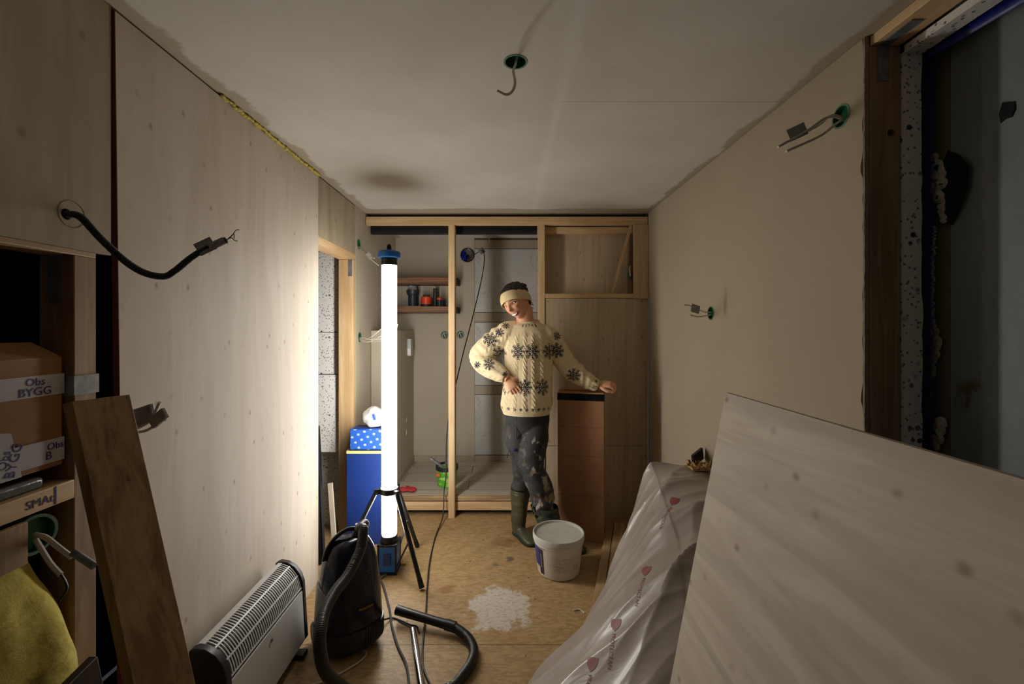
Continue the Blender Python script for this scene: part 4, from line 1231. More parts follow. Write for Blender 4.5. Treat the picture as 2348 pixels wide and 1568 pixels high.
# wool batt
rowsw = []
for i in range(44):
    z_ = .0 + .90 * i / 43
    row = []
    edge = float(np.interp(z_, [0, .25, .6, .75, .90], [1.036, 1.036, 1.034, 1.02, .985]))
    for j in range(40):
        u = j / 39
        y = .5 + (edge - .5) * u
        x = -1.07 + .085 * max(0, min(1, (.88 - z_) / .32)) + .02 * mn.noise(V((y * 5, z_ * 5, 1))) + .012 * mn.noise(V((y * 16, z_ * 16, 4))) - .03 * (max(0, u - .9) / .1) ** 2
        row.append(V((x, y, z_)))
    rowsw.append(row)
mb = MB().grid(rowsw)
mb.grid([[V((-1.3, p.y, p.z)) for p in r] for r in rowsw])
for ln_ in (rowsw[0], rowsw[-1], [r[0] for r in rowsw], [r[-1] for r in rowsw]):
    mb.grid([ln_, [V((-1.3, p.y, p.z)) for p in ln_]])
mb.build('mineral_wool_batt', M_wool, label='yellow mineral wool filling the left wall below the shelf', cat='insulation', kind='stuff')
c = P(80, 1226, .964)
cup('wall_junction_cup', c + V((0, 0, 0)), .041, (1, -.15, 0), 'green junction cup half behind the plywood offcut below the shelf', .02)
t = wires('cup_wires', [[c, P(105, 1232, .93), P(135, 1255, .92), P(165, 1278, .92)], [c + V((0, 0, -.008)), P(90, 1250, .93), P(115, 1290, .92), P(140, 1318, .915)]], .0052, 'grey wires with a metal ferrule hanging from the cup below the shelf')
MB().sweep([P(168, 1266, .92), P(216, 1298, .915)], .0075, 10).build('ferrule', M_steel, t)
MB().sweep(spline([P(140, 1318, .915), P(150, 1335, .91), P(152, 1352, .91), P(133, 1380, .905)], 6), .003, 6).build('bare_ends', M_black, t)
MB().box(-1.30, -.985, .5, .78, 0, .0).build('x', M_dark) if False else None
MB().bar((-.93, .60, .44), (-.93, 1.0, .515), .02, .30, up=(0, 0, 1)).build('dark_brown_board', mat('dark_brown_board', C(52, 38, 30), .6, var=.2), label='dark brown board standing behind the leaning plank at the bottom left', cat='board', bevel=.002)

# ---------------------------------------------------------------- blue boxes and bag behind the lamp
t = thing('tall_blue_box', (-.9, 2.9, 0), 'tall plain blue box with yellow rim behind the lamp tripod', 'box')
M_bbox = mat('blue_box_board', C(22, 52, 124), .45, var=.06, vs_=2, bump=.03)
MB().box(-1.036, -.782, 2.80, 2.925, 0, .605).build('carton', M_bbox, t, bevel=.002)
MB().box(-1.037, -.781, 2.799, 2.926, .588, .606).build('yellow_rim', mat('pale_yellow_print', C(226, 206, 130), .5), t)
MB().box(-1.03, -.79, 2.806, 2.92, .606, .6075).build('lid_panel', mat('dark_blue_board', C(24, 38, 70), .5), t)
k = NB('blue_white_pattern')
vo = k.n('TexVoronoi', {'Vector': k.mapp((22, 22, 26), rot=(0, .5, 0)), 'Scale': 1., 'Randomness': .0})
k.set('Base Color', k.mix(k.rng(vo, .25, .32, 1., 0.), C(44, 96, 190), C(168, 190, 220)))
k.set('Roughness', .4)
t = thing('patterned_blue_box', (-.9, 2.87, .6075), 'blue box printed with small white dashes lying on the tall blue box', 'box')
MB().box(-1.022, -.80, 2.815, 2.925, .6075, .742, Matrix.Translation((0, 0, .0))).build('carton', k.m, t, bevel=.006)
MB().box(-1.0, -.81, 2.82, 2.92, .742, .748).build('lid_flap', M_bbox, t, bevel=.001)
mb = MB()
mb.ball((-.872, 2.86, .812), (.085, .055, .066), 40, 26)
for i, p in enumerate(mb.v):
    q = p - V((-.872, 2.86, .812))
    f_ = 1 + .16 * mn.noise(p * 22) + .07 * mn.noise(p * 60)
    q = q * f_
    q.z = max(q.z, -.062)
    mb.v[i] = V((-.872, 2.86, .812)) + q
t = thing('white_plastic_bag', (-.872, 2.86, .75), 'crumpled white plastic bag with blue mark on top of the blue boxes', 'plastic bag')
mb.build('bag', mat('white_bag_film', C(208, 206, 200), .4, var=.05, bump=.4, bs=50, bd=.003), t)
MB().bar((-.862, 2.797, .846), (-.852, 2.797, .808), .006, .016, up=(1, 0, 0)).build('blue_mark', mat('bright_blue_print', C(50, 90, 210), .5), t, bevel=.002)

# ---------------------------------------------------------------- bathroom bits
gb = P(1024, 1117, 3.40)
GX, GY, GZ = -.475, 3.46, .15
t = thing('green_plaster_bucket', (GX, GY, GZ), 'small green printed bucket with dark rim and trowels on the bathroom floor', 'bucket')
k = NB('green_bucket_print')
nz = k.noise(k.mapp((1, 1, 1.6)), 18, 3)
k.set('Base Color', k.mix(k.rng(nz, .52, .58), C(86, 168, 40), C(170, 210, 120)))
k.set('Roughness', .4)
MB().lathe((GX, GY, GZ), [(.07, 0), (.076, .004), (.084, .14)], 32).build('body', k.m, t)
MB().lathe((GX, GY, GZ), [(.086, .125), (.089, .127), (.089, .158), (.082, .158), (.080, .12)], 32, cap=False).build('rim', mat('dark_bucket_rim', C(30, 34, 42), .5), t)
MB().box(GX - .072, GX - .045, GY - .079, GY - .066, GZ + .09, GZ + .112).build('orange_print', mat('orange_print', C(220, 96, 30), .5), t)
t = thing('plastering_trowel', (GX, GY, GZ + .12), 'plaster-crusted trowel handles sticking out of the green bucket', 'trowel')
M_crust = mat('plaster_crusted_metal', C(120, 122, 122), .6, metal=.3, var=.35, vs_=40, bump=.6)
MB().bar((GX - .14, GY - .0, GZ + .215), (GX - .02, GY, GZ + .13), .03, .02).build('handle', M_crust, t, bevel=.006)
MB().box(GX - .015, GX + .012, GY - .01, GY + .01, GZ + .1, GZ + .235).build('blade', M_crust, t, bevel=.002)
MB().box(GX + .045, GX + .075, GY - .01, GY + .02, GZ + .12, GZ + .18).build('blade', M_crust, t, bevel=.004)
# red work glove
mb = MB()
gx, gy, gz = -.79, 3.30, .158
mb.ball((gx, gy, gz + .012), (.045, .03, .018), 16, 8)
for i, (dx, dy) in enumerate(((.085, .03), (.095, .012), (.092, -.008), (.08, -.025), (.03, .055))):
    mb.sweep([(gx + .02, gy + dy * .5, gz + .014), (gx + dx * .7, gy + dy * .9, gz + .016), (gx + dx, gy + dy, gz + .01)], .0095, 10, rnd=True)
me = fuse(mb, .004, 3)
link('work_glove', me, mat('red_knit_glove', C(178, 40, 48), .8, var=.12, vs_=20, bump=.4), label='red work glove lying on the threshold behind the lamp', cat='glove')
# items on the lower shelf
SZ = 1.5985
def sx_at(px): return (px - 1161) * 3.93 / 990
t = thing('pipe_socket', (sx_at(946), 3.95, SZ), 'dark pipe socket piece holding a crumpled clear bag on the lower shelf', 'pipe fitting')
M_pipe = mat('dark_grey_pipe', C(36, 42, 52), .4, var=.1)
X_ = sx_at(946)
MB().lathe((X_, 3.94, SZ), [(.042, 0), (.042, .10), (.056, .118), (.058, .15), (.052, .15), (.036, .10)], 32, cap=False).build('socket', M_pipe, t)
mb = MB().ball((X_ - .005, 3.94, SZ + .155), (.045, .035, .04), 20, 14)
for i, p in enumerate(mb.v):
    mb.v[i] = p + V((mn.noise(p * 40), mn.noise(p * 40 + V((5, 5, 5))), mn.noise(p * 45 + V((9, 0, 0))))) * .016
mb.build('clear_bag', mat('crumpled_clear_bag', C(150, 152, 156), .25, var=.2, vs_=30), t)
M_or = mat('orange_plastic', C(226, 72, 30), .35, var=.06)
X_ = sx_at(977)
t = thing('orange_cap', (X_, 3.94, SZ), 'large orange pipe plug with dark base between the pipe pieces', 'pipe plug')
MB().lathe((X_, 3.94, SZ), [(.052, 0), (.052, .02), (.045, .022)], 28).build('base', M_pipe, t)
MB().lathe((X_, 3.94, SZ), [(.046, .022), (.046, .085), (.042, .09)], 28).build('cap', M_or, t)
MB().box(X_ - .03, X_ + .02, 3.93, 3.95, SZ + .088, SZ + .108).build('clip', M_blackp, t, bevel=.004)
X_ = sx_at(997)
MB().lathe((X_, 3.95, SZ), [(.019, 0), (.019, .168), (.015, .168), (.014, .002)], 24).build('dark_tube', M_pipe, label='slim upright dark tube between the two orange plugs', cat='tube')
X_ = sx_at(1009)
t = thing('orange_cap', (X_ + .0, 3.90, SZ), 'small orange plug on a dark pipe end beside the slim tube', 'pipe plug')
MB().lathe((X_, 3.90, SZ), [(.022, 0), (.022, .06)], 24).build('base', M_pipe, t)
MB().lathe((X_, 3.90, SZ), [(.024, .06), (.024, .078), (.02, .082)], 24).build('cap', M_or, t)
X_ = sx_at(1022)
MB().lathe((X_ + .015, 3.95, SZ), [(.04, 0), (.042, .06), (.038, .062), (.036, .05)], 28).build('black_pot', M_pipe, label='low dark pipe cap partly hidden behind the free-standing stud', cat='pipe plug')
MB().box(sx_at(922), sx_at(965), 3.86, 3.90, SZ, SZ + .003).build('paper_slip', mat('white_paper', C(200, 196, 188), .7), label='thin white slip at the front edge of the lower shelf', cat='paper', bevel=.0005)
# splinter and dust on the floor
mb = MB().sweep(spline([V((.33, 2.14, .003)), V((.36, 2.145, .005)), V((.385, 2.12, .003))], 6), .0035, 6)
mb.build('plaster_splinter', M_foam, label='small white splinter on the floor beside the planks', cat='scrap')
MB().box(-.62, -.595, 2.55, 2.57, 0, .012).build('yellow_plug', mat('yellow_plastic', C(200, 170, 40), .5), label='tiny yellow plastic piece beside the lamp base', cat='scrap', bevel=.003)
# ---------------------------------------------------------------- person
PYD = 2.85
HM = Matrix.Translation(P(1184, 692, 2.82)) @ Matrix.Rotation(math.radians(-25), 4, 'Y') @ Matrix.Rotation(math.radians(-35), 4, 'Z') @ Matrix.Rotation(math.radians(2), 4, 'X')
HS = 1.04

def gauss(x, y, sx, sy):
    return math.exp(-(x * x / (sx * sx) + y * y / (sy * sy)))

def head_point(d):
    """sculpted head, local: face towards -y, up +z"""
    dx, dy, dz = d
    x = .074 * dx; y = .095 * dy; z = .114 * dz
    if dz < 0:
        t_ = min(1, -dz)
        x *= 1 - .36 * t_ ** 1.6
        if dy < 0:
            y *= 1 - .10 * t_ ** 2
        else:
            y *= 1 - .45 * t_
    if dy < -.1:
        f = min(1, (-dy - .1) / .35)
        y -= f * (.020 * gauss(x, z + .032, .0105, .012) + .015 * gauss(x, z + .012, .008, .020) + .006 * gauss(x, z + .036, .017, .008))
        y -= f * (.005 * gauss(x, z - .024, .045, .012))
        y += f * (.010 * (gauss(x - .031, z + .001, .016, .012) + gauss(x + .031, z + .001, .016, .012)))
        y -= f * (.009 * (gauss(x - .038, z + .030, .019, .017) + gauss(x + .038, z + .030, .019, .017)))
        y -= f * (.007 * gauss(x, z + .060, .026, .013))
        y -= f * (.011 * gauss(x, z + .096, .022, .016))
        y += f * .004 * gauss(x, z + .081, .02, .007)
    return V((x, y, z)) * HS

HN, HMm = 72, 56
rings = []
for i in range(HMm + 1):
    th = math.pi * (i + .02) / (HMm + .04)
    rings.append([head_point((math.sin(th) * math.cos(a), math.sin(th) * math.sin(a), -math.cos(th))) for a in [2 * math.pi * j / HN for j in range(HN)]])
def face_y(x, z):
    best = None
    for r in rings:
        for p in r:
            if p.y < 0:
                d = (p.x - x) ** 2 + (p.z - z) ** 2
                if best is None or d < best[0]:
                    best = (d, p)
    return best[1].y

body = MB()
body.loft([[HM @ p for p in r] for r in rings])
for sgn in (-1, 1):      # ears
    body.ball(HM @ V((sgn * .069, .016, -.004)), (.012, .02, .030), 12, 8, M=HM.to_3x3())
neck_base = P(1210, 744, 2.86)
body.sweep(spline([HM @ V((0, .03, -.03)), HM @ V((0, .03, -.085)), P(1203, 733, 2.86), neck_base, P(1210, 760, 2.87)], 5), .056, 20)
# limb joints
shL, elL, wrL = P(1165, 766, 2.86), P(1090, 818, 2.90), P(1162, 867, 2.745)      # arm on the hip (image left)
shR, elR, wrR = P(1258, 768, 2.86), P(1303, 838, 2.88), P(1371, 884, 2.86)       # arm resting on the box
hpL, knL, anL = P(1187, 950, 2.88), P(1203, 1062, 2.88), P(1192, 1185, 2.94)
hpR, knR, anR = P(1232, 950, 2.84), P(1215, 1070, 2.78), P(1256, 1210, 2.76)
def hand(M, s, curl, spread, thumb):
    """right-handed local frame: x along the fingers, y towards the thumb side, z back of the hand"""
    L = lambda x, y, z: M @ V((x * s, y * s, z * s))
    body.loft([[L(x, y0 + w * math.cos(a), z0 + h * math.sin(a)) for a in [2 * math.pi * j / 16 for j in range(16)]]
               for x, y0, w, z0, h in ((-.03, 0, .024, 0, .018), (0, 0, .025, 0, .017), (.02, .002, .031, 0, .0165), (.05, .002, .038, .001, .015), (.075, .001, .040, .001, .0135), (.088, 0, .038, 0, .011))])
    for i, (y, ln) in enumerate(((.030, .074), (.0105, .082), (-.0095, .076), (-.0285, .060))):
        p = V((.078, y, 0)); a = 0
        pts_ = [p.copy() - V((.02, 0, 0)), p.copy()]
        sp = spread * (1.5 - i)
        for seg, c_ in zip((.44, .31, .25), curl[i]):
            a += c_
            p = p + V((math.cos(a) * math.cos(sp), math.cos(a) * math.sin(sp), -math.sin(a))) * (ln * seg)
            pts_.append(p.copy())
        body.sweep([L(*q) for q in spline(pts_, 4)], lerp_list([.0084 * s, .0082 * s, .0078 * s, .0072 * s, .0062 * s], (len(pts_) - 1) * 4 + 1), 10, rnd=True)
    pts_ = [V(q) for q in thumb]
    body.sweep([L(*q) for q in spline(pts_, 4)], lerp_list([.014 * s, .012 * s, .0105 * s, .0085 * s], (len(pts_) - 1) * 4 + 1), 10, rnd=True)
# hand on the hip: fingers point down and to the right across the front of the hip
def hframe(o, x, back):
    x = V(x).normalized(); z = V(back); z = (z - x * z.dot(x)).normalized(); y = z.cross(x)
    M = Matrix((x, y, z)).transposed().to_4x4(); M.translation = o
    return M
HL = hframe(wrL, (.55, -.12, -.80), (-.25, -1, .15))
hand(HL, .88, [(.05, .25, .2), (.1, .2, .2), (.12, .25, .2), (.2, .3, .2)], .07, [(.012, .018, .0), (.034, .040, -.004), (.058, .052, -.014), (.078, .052, -.026)])
HR = hframe(wrR + V((0, 0, .012)), (.95, -.30, -.02), (.1, -.55, 1))
hand(HR, .98, [(.5, .9, .6), (.45, .95, .6), (.4, 1., .6), (.5, 1., .6)], .07, [(.012, -.018, -.004), (.04, -.042, -.012), (.066, -.052, -.020), (.088, -.046, -.024)])
for a_, b_, c_ in ((shL, elL, wrL), (shR, elR, wrR)):
    body.sweep(spline([a_, a_.lerp(b_, .5), b_, b_.lerp(c_, .5), c_, c_ + (c_ - b_).normalized() * .01], 5), lerp_list([.05, .045, .034, .030, .023, .022], 26), 16)
body.vloft([(neck_base.x + dx, 2.865, z_, a, b) for dx, z_, a, b in ((.0, 1.41, .05, .05), (.0, 1.385, .13, .075), (0, 1.34, .155, .095), (0, 1.25, .14, .10), (-.0, 1.1, .125, .09), (-.0, 1.0, .13, .09), (.0, .9, .135, .095), (0, .83, .125, .09), (0, .80, .10, .08))], 32)
for a_, b_, c_ in ((hpL, knL, anL), (hpR, knR, anR)):
    body.sweep(spline([a_ + V((0, 0, .05)), a_.lerp(b_, .5), b_, b_.lerp(c_, .4), c_], 5), lerp_list([.066, .062, .048, .044, .034], 21), 16)
    body.ball(c_ + V((0, -.005, -.02)), (.03, .03, .03))
bm_ = fuse(body, .0030, 3, .45)
# colour attribute: lips, brows, cheeks
HI = HM.inverted()
n_ = len(bm_.vertices)
co = np.empty(n_ * 3); bm_.vertices.foreach_get('co', co); co = co.reshape(-1, 3)
HIa = np.array(HI)
loc = (co @ HIa[:3, :3].T + HIa[:3, 3]) / HS
skin = np.array([lin(226 / 255), lin(170 / 255), lin(134 / 255)])
colr = np.tile(skin, (n_, 1))
x, y, z = loc[:, 0], loc[:, 1], loc[:, 2]
fr = (y < -.02) & (np.abs(x) < .08) & (np.abs(z) < .13)
def blend(w, c):
    w = np.clip(w, 0, 1)[:, None]
    global colr
    colr = colr * (1 - w) + np.array([lin(v / 255) for v in c]) * w
mz = -.068 + 9.0 * x * x
lip = np.exp(-((x / .030) ** 4)) * np.exp(-(((z - mz) / .0105) ** 4)) * fr
blend(lip * .85, (168, 82, 74))
for s_ in (-1, 1):
    ax = x * s_
    bz = .0215 - 7 * (ax - .026) ** 2
    br = np.exp(-(((ax - .031) / .020) ** 6)) * np.exp(-(((z - bz) / .0036) ** 2)) * fr
    blend(br * .9, (50, 30, 20))
    blend(np.exp(-(((ax - .038) / .018) ** 2 + ((z + .032) / .016) ** 2)) * fr * .35, (214, 112, 88))
    so = np.exp(-(((ax - .031) / .016) ** 4 + ((z - .0005) / .0085) ** 4)) * fr
    blend(so * .6, (110, 66, 46))
at = bm_.color_attributes.new('tint', 'FLOAT_COLOR', 'POINT')
at.data.foreach_set('color', np.hstack([colr, np.ones((n_, 1))]).ravel())
k = NB('skin')
ac = k.n('Attribute', None, attribute_name='tint')
k.set('Base Color', k.mix(k.math('MULTIPLY', k.noise(k.tc, 30, 3), .06), ac, C(180, 106, 80)))
k.set('Roughness', .48)
k.set('Subsurface Weight', .08); k.set('Subsurface Scale', .01)
porg = V((.16, 2.85, 0))
for v in bm_.vertices: v.co -= porg
person = link('person', bm_, k.m, None, porg, 'smiling person in cream snowflake sweater and headband, hand on hip, leaning on the cardboard box', 'person')
def attach(mb_or_me, name, m, label=None):
    me = mb_or_me
    if isinstance(me, MB):
        return me.build(name, m, person, label=label)
    for v in me.vertices: v.co -= porg
    return link(name, me, m, person, porg, label)
# eyes, teeth
M_eye = mat('eye_white', C(225, 218, 208), .15, var=.02, bump=0)
M_iris = mat('dark_iris', C(36, 22, 14), .12, var=.1, bump=0)
for s_ in (-1, 1):
    ex, ez = s_ * .032 * HS, .0
    fy = face_y(ex, ez)
    R3 = HM.to_3x3()
    e_ = attach(MB().ball(HM @ V((ex, fy + .0045, ez)), (.0150, .0075, .0062), 20, 12, M=R3), 'eye', M_eye)
    ORG[e_] = porg
    MB().ball(HM @ V((ex + (.0050 if s_ > 0 else .0022), fy + .0008, ez - .0002)), (.0060, .0042, .0058), 14, 8, M=R3).build('iris', M_iris, e_)
    lid = []
    for j in range(11):
        u = -1 + 2 * j / 10
        lid.append(HM @ V((ex + u * .0165, fy - .0008 + .004 * u * u, ez + .0062 * (1 - u * u) + .0005)))
    attach(MB().sweep(lid, .0016, 6), 'eyelashes', mat('dark_lashes', C(34, 20, 14), .6) if 'dark_lashes' not in bpy.data.materials else bpy.data.materials['dark_lashes'])
def mouth_band(hw, hh, off, zc):
    up_, dn_ = [], []
    f0 = face_y(0, zc); fe = (face_y(hw * .9, zc + 7.7 * hw * hw) + face_y(-hw * .9, zc + 7.7 * hw * hw)) / 2
    for j in range(17):
        u = -1 + 2 * j / 16
        x_ = u * hw
        zc_ = zc + 9.5 * x_ * x_
        w_ = hh * (1 - abs(u) ** 2.5)
        fy = f0 + (fe - f0) * (u / .9) ** 2 - off - .0012
        up_.append(V((x_, fy, zc_ + w_ * .7)))
        dn_.append(V((x_, fy, zc_ - w_)))
    g_ = MB().grid([[HM @ p for p in up_], [HM @ ((p + q) / 2 + V((0, -.0015, 0))) for p, q in zip(up_, dn_)], [HM @ p for p in dn_]])
    g_.grid([[HM @ (p + V((0, .008, 0))) for p in dn_], [HM @ (p + V((0, .008, 0))) for p in up_]])
    return g_
attach(mouth_band(.0315, .0100, .0010, -.070), 'mouth', mat('mouth_inside', C(70, 24, 22), .5))
attach(mouth_band(.0270, .0068, .0034, -.0690), 'teeth', mat('teeth_enamel', C(236, 228, 214), .2, var=.02, bump=0))

# headband
k = NB('cream_knit_band')
w_ = k.noise(k.mapp((40, 40, 160)), 2, 4)
k.set('Base Color', k.mix(k.rng(w_, .2, .8), C(196, 172, 124), C(222, 200, 154)))
k.set('Roughness', .9); k.bump(w_, .4, .0015)
hb_ = MB()
rg = []
NB_ = 56
for j in range(NB_):
    a = 2 * math.pi * j / NB_
    ca, sa = math.cos(a), math.sin(a)        # sa<0 front
    zc = .057 + (-.085) * (sa + 1) / 2
    wid = .027 + .005 * abs(ca) + .004 * (sa + 1)
    ring = []
    for u, o_ in ((-1, 0), (-1, 1), (-.5, 1.5), (0, 1.7), (.5, 1.5), (1, 1), (1, 0), (0, .3)):
        z_ = zc + u * wid
        kx = max(.25, 1 - (z_ / .118) ** 2) ** .5 if z_ > 0 else 1 - .3 * (z_ / .114) ** 2
        rx = .0872 * kx; ry = .1040 * kx
        if sa > 0 and z_ < 0: ry *= 1 - .25 * min(1, -z_ / .06)
        q = V((rx * ca, ry * sa, z_)) * HS
        nn = V((ca, sa, 0)).normalized()
        ring.append(HM @ (q + nn * (.0035 * o_)))
    rg.append(ring)
rg.append(rg[0])
hb_.loft(rg, cap=False)
attach(hb_, 'headband', k.m)
# curly hair above the band, at the nape and a few loose curls
hr = MB()
hr.ball(HM @ (V((0, .006, .042)) * HS), (.0845, .0990, .0815), 96, 64, M=HM.to_3x3())
for i, p in enumerate(hr.v):
    q = p - (HM @ (V((0, .006, .042)) * HS))
    hr.v[i] = p + q.normalized() * (.005 * mn.noise(p * 70) + .003 * mn.noise(p * 150))
# gather tufts
for (x_, y_, z_, r_) in ((.02, .055, .088, .028), (.045, .07, .066, .028), (-.005, .075, .078, .028), (.03, .088, .045, .028), (0, .035, .096, .024), (.055, .045, .07, .022)):
    c_ = HM @ (V((x_, y_, z_)) * HS)
    o0 = len(hr.v)
    hr.ball(c_, r_, 40, 28)
    for i in range(o0, len(hr.v)):
        p = hr.v[i]; q = p - c_
        hr.v[i] = p + q.normalized() * (.009 * mn.noise(p * 90) + .005 * mn.noise(p * 180))
rr = random.Random(3)
for i in range(150):
    a = rr.uniform(0, 2 * math.pi); el = rr.uniform(.25, 1.45)
    d_ = V((math.cos(a) * math.cos(el), math.sin(a) * math.cos(el), math.sin(el)))
    if d_.y < -.25 and d_.z < .8: continue
    base_ = V((.074 * d_.x, .016 + .090 * d_.y, .04 + .072 * d_.z)) * HS
    R_ = rr.uniform(.004, .008); tw = rr.uniform(.7, 1.4)
    t1 = d_.orthogonal().normalized(); t2_ = d_.cross(t1)
    pts_ = [HM @ (base_ + d_ * (.016 * s_ / 8 - .002) + (t1 * math.cos(tw * s_) + t2_ * math.sin(tw * s_)) * R_) for s_ in range(9)]
    hr.sweep(pts_, .0014, 5)
for i in range(16):    # nape curls
    b_ = V((rr.uniform(-.03, .05), rr.uniform(.075, .09), rr.uniform(-.075, -.03))) * HS
    ln = rr.uniform(.015, .04)
    pts_ = [HM @ (b_ + V((.004 * math.cos(s_ * 1.1 + i), .004 * math.sin(s_ * 1.1 + i) + .002 * s_, -ln * s_ / 7))) for s_ in range(8)]
    hr.sweep(pts_, .0013, 5)
for s_ in (-1, 1):
    hr.ball(HM @ (V((s_ * .066, .0, .005)) * HS), (.012, .024, .022), 14, 10, M=HM.to_3x3())
attach(hr, 'hair', mat('dark_curly_hair', C(26, 18, 15), .5, var=.3, vs_=60, bump=.6, bs=200, bd=.002))

# ---- sweater
sw = MB()
def S(px, py, hw, ry, Y=2.86):
    q = P(px, py, Y)
    return (q.x, Y, q.z, hw * Y / 990, ry)
sw.vloft([S(1209, 740, 28, .062), S(1208, 745, 42, .078), S(1209, 754, 52, .092), S(1212, 768, 57, .108), S(1212, 790, 57, .122), S(1212, 830, 54, .126), S(1211, 870, 54, .128), S(1209, 900, 56, .135), S(1207, 925, 59, .142), S(1207, 936, 57, .138), S(1207, 943, 54, .130), S(1207, 947, 54, .130)], 56, pw=2.25)
# collar
rg = []
cc = P(1209, 741, 2.86)
for r1, dz in ((.064, -.02), (.068, .0), (.066, .016), (.060, .018), (.056, .01), (.055, -.02), (.064, -.02)):
    rg.append([V((cc.x + .004 + (r1 + .010) * math.cos(a), cc.y + r1 * math.sin(a), cc.z + dz + .003 * math.cos(a) + .006 * math.sin(a))) for a in [2 * math.pi * j / 40 for j in range(40)]])
sw.loft(rg, cap=False)
# sleeves, baggy
def sleeve(pts_, rad):
    s_ = spline(pts_, 7)
    sw.sweep(s_, lerp_list(rad, len(s_)), 28)
sleeve([P(1194, 764, 2.86), P(1168, 765, 2.865), P(1128, 790, 2.885), P(1101, 815, 2.895), P(1109, 834, 2.865), P(1134, 850, 2.80), P(1153, 862, 2.76), P(1161, 867, 2.747)],
       [.07, .085, .088, .072, .066, .062, .047, .037])
sleeve([P(1235, 768, 2.86), P(1254, 772, 2.86), P(1276, 800, 2.87), P(1300, 836, 2.88), P(1320, 856, 2.88), P(1345, 872, 2.87), P(1362, 881, 2.862), P(1369, 884, 2.86)],
       [.07, .078, .076, .070, .066, .056, .044, .038])
sm = fuse(sw, .0034, 6, .5)
n_ = len(sm.vertices)
co = np.empty(n_ * 3); sm.vertices.foreach_get('co', co); co = co.reshape(-1, 3)
nr = np.empty(n_ * 3); sm.vertices.foreach_get('normal', nr); nr = nr.reshape(-1, 3)
PX = 1161 + co[:, 0] * 990 / co[:, 1]; PY = 753 + (1.4 - co[:, 2]) * 990 / co[:, 1]
disp = np.zeros(n_)
# segment of every vertex: torso or one of the sleeves
def segdist(a, b):
    a = np.array(a); b = np.array(b); ab = b - a
    t_ = np.clip(((co - a) @ ab) / (ab @ ab), 0, 1)
    return np.linalg.norm(co - (a + t_[:, None] * ab), axis=1), t_
ctr = np.array([cc.x, 2.86])
th = np.arctan2(co[:, 1] - ctr[1], co[:, 0] - ctr[0])
torso_d = np.abs(np.hypot((co[:, 0] - ctr[0]) / .155, (co[:, 1] - ctr[1]) / .122) - 1)
dl1, tl1 = segdist(shL, elL); dl2, tl2 = segdist(elL, wrL)
dr1, tr1 = segdist(shR, elR); dr2, tr2 = segdist(elR, wrR)
armL = (np.minimum(dl1, dl2) < .1) & (PX < 1166)
armR = (np.minimum(dr1, dr2) < .09) & (PX > 1262)
tor = ~(armL | armR)
# cables on the torso: braids hanging from the shoulders
u_t = th * .15
v_t = co[:, 2]
wr_ = np.array([mn.noise(V((float(a) * 9, float(b) * 9, float(c_) * 7))) for a, b, c_ in co])
wr2 = np.array([mn.noise(V((float(a) * 22, float(b) * 22, float(c_) * 16))) for a, b, c_ in co])
disp += .008 * wr_ + .0030 * wr2
for uc in np.arange(-.46, .47, .066):
    du = u_t - uc
    env = np.clip(1 - (du / .017) ** 2, 0, 1)
    tw = .5 + .5 * np.sin(v_t * 2 * math.pi / .034 + np.sign(du) * 1.2 + du * 140)
    disp += tor * env ** .5 * (.001 + .0032 * tw) * np.clip((PY - 758) / 14, 0, 1)
for d_, t_, a_, b_ in ((dl1, tl1, shL, elL), (dl2, tl2, elL, wrL), (dr1, tr1, shR, elR), (dr2, tr2, elR, wrR)):
    ax = np.array((b_ - a_).normalized()); a0_ = np.array(a_)
    rel = co - a0_
    lon = rel @ ax
    rad_ = rel - lon[:, None] * ax
    e1_ = np.cross(ax, [0, 1, 0]); e1_ /= np.linalg.norm(e1_); e2_ = np.cross(ax, e1_)
    ang = np.arctan2(rad_ @ e2_, rad_ @ e1_)
    other = (dl1 <= dl2) if a_ is shL else (dl2 < dl1) if a_ is elL and b_ is wrL else (dr1 <= dr2) if a_ is shR else (dr2 < dr1)
    sel = other & (armL if a_ in (shL,) or b_ is wrL else armR)
    for ac_ in (-2.4, -1.5, -.6, .6, 1.5, 2.4):
        du = (ang - ac_) * .07
        env = np.clip(1 - (du / .014) ** 2, 0, 1)
        tw = .5 + .5 * np.sin(lon * 2 * math.pi / .032 + du * 150)
        disp += sel * env ** .5 * (.001 + .0035 * tw)
# folds of the sleeves near elbow
disp += armL * .006 * np.sin((co[:, 0] * .5 + co[:, 2]) * 95 + wr_ * 4) * np.clip(1 - np.abs(PX - 1120) / 40, 0, 1)
disp += armR * .004 * np.sin((co[:, 0] * .8 - co[:, 2] * .4) * 110 + wr_ * 4) * np.clip(1 - np.abs(PX - 1335) / 40, 0, 1)
# hem and cuffs stay calm
calm = np.clip((949 - PY) / 12, 0, 1)
calm = np.where(tor, calm, 1)
disp *= calm
co2 = co + nr * disp[:, None]
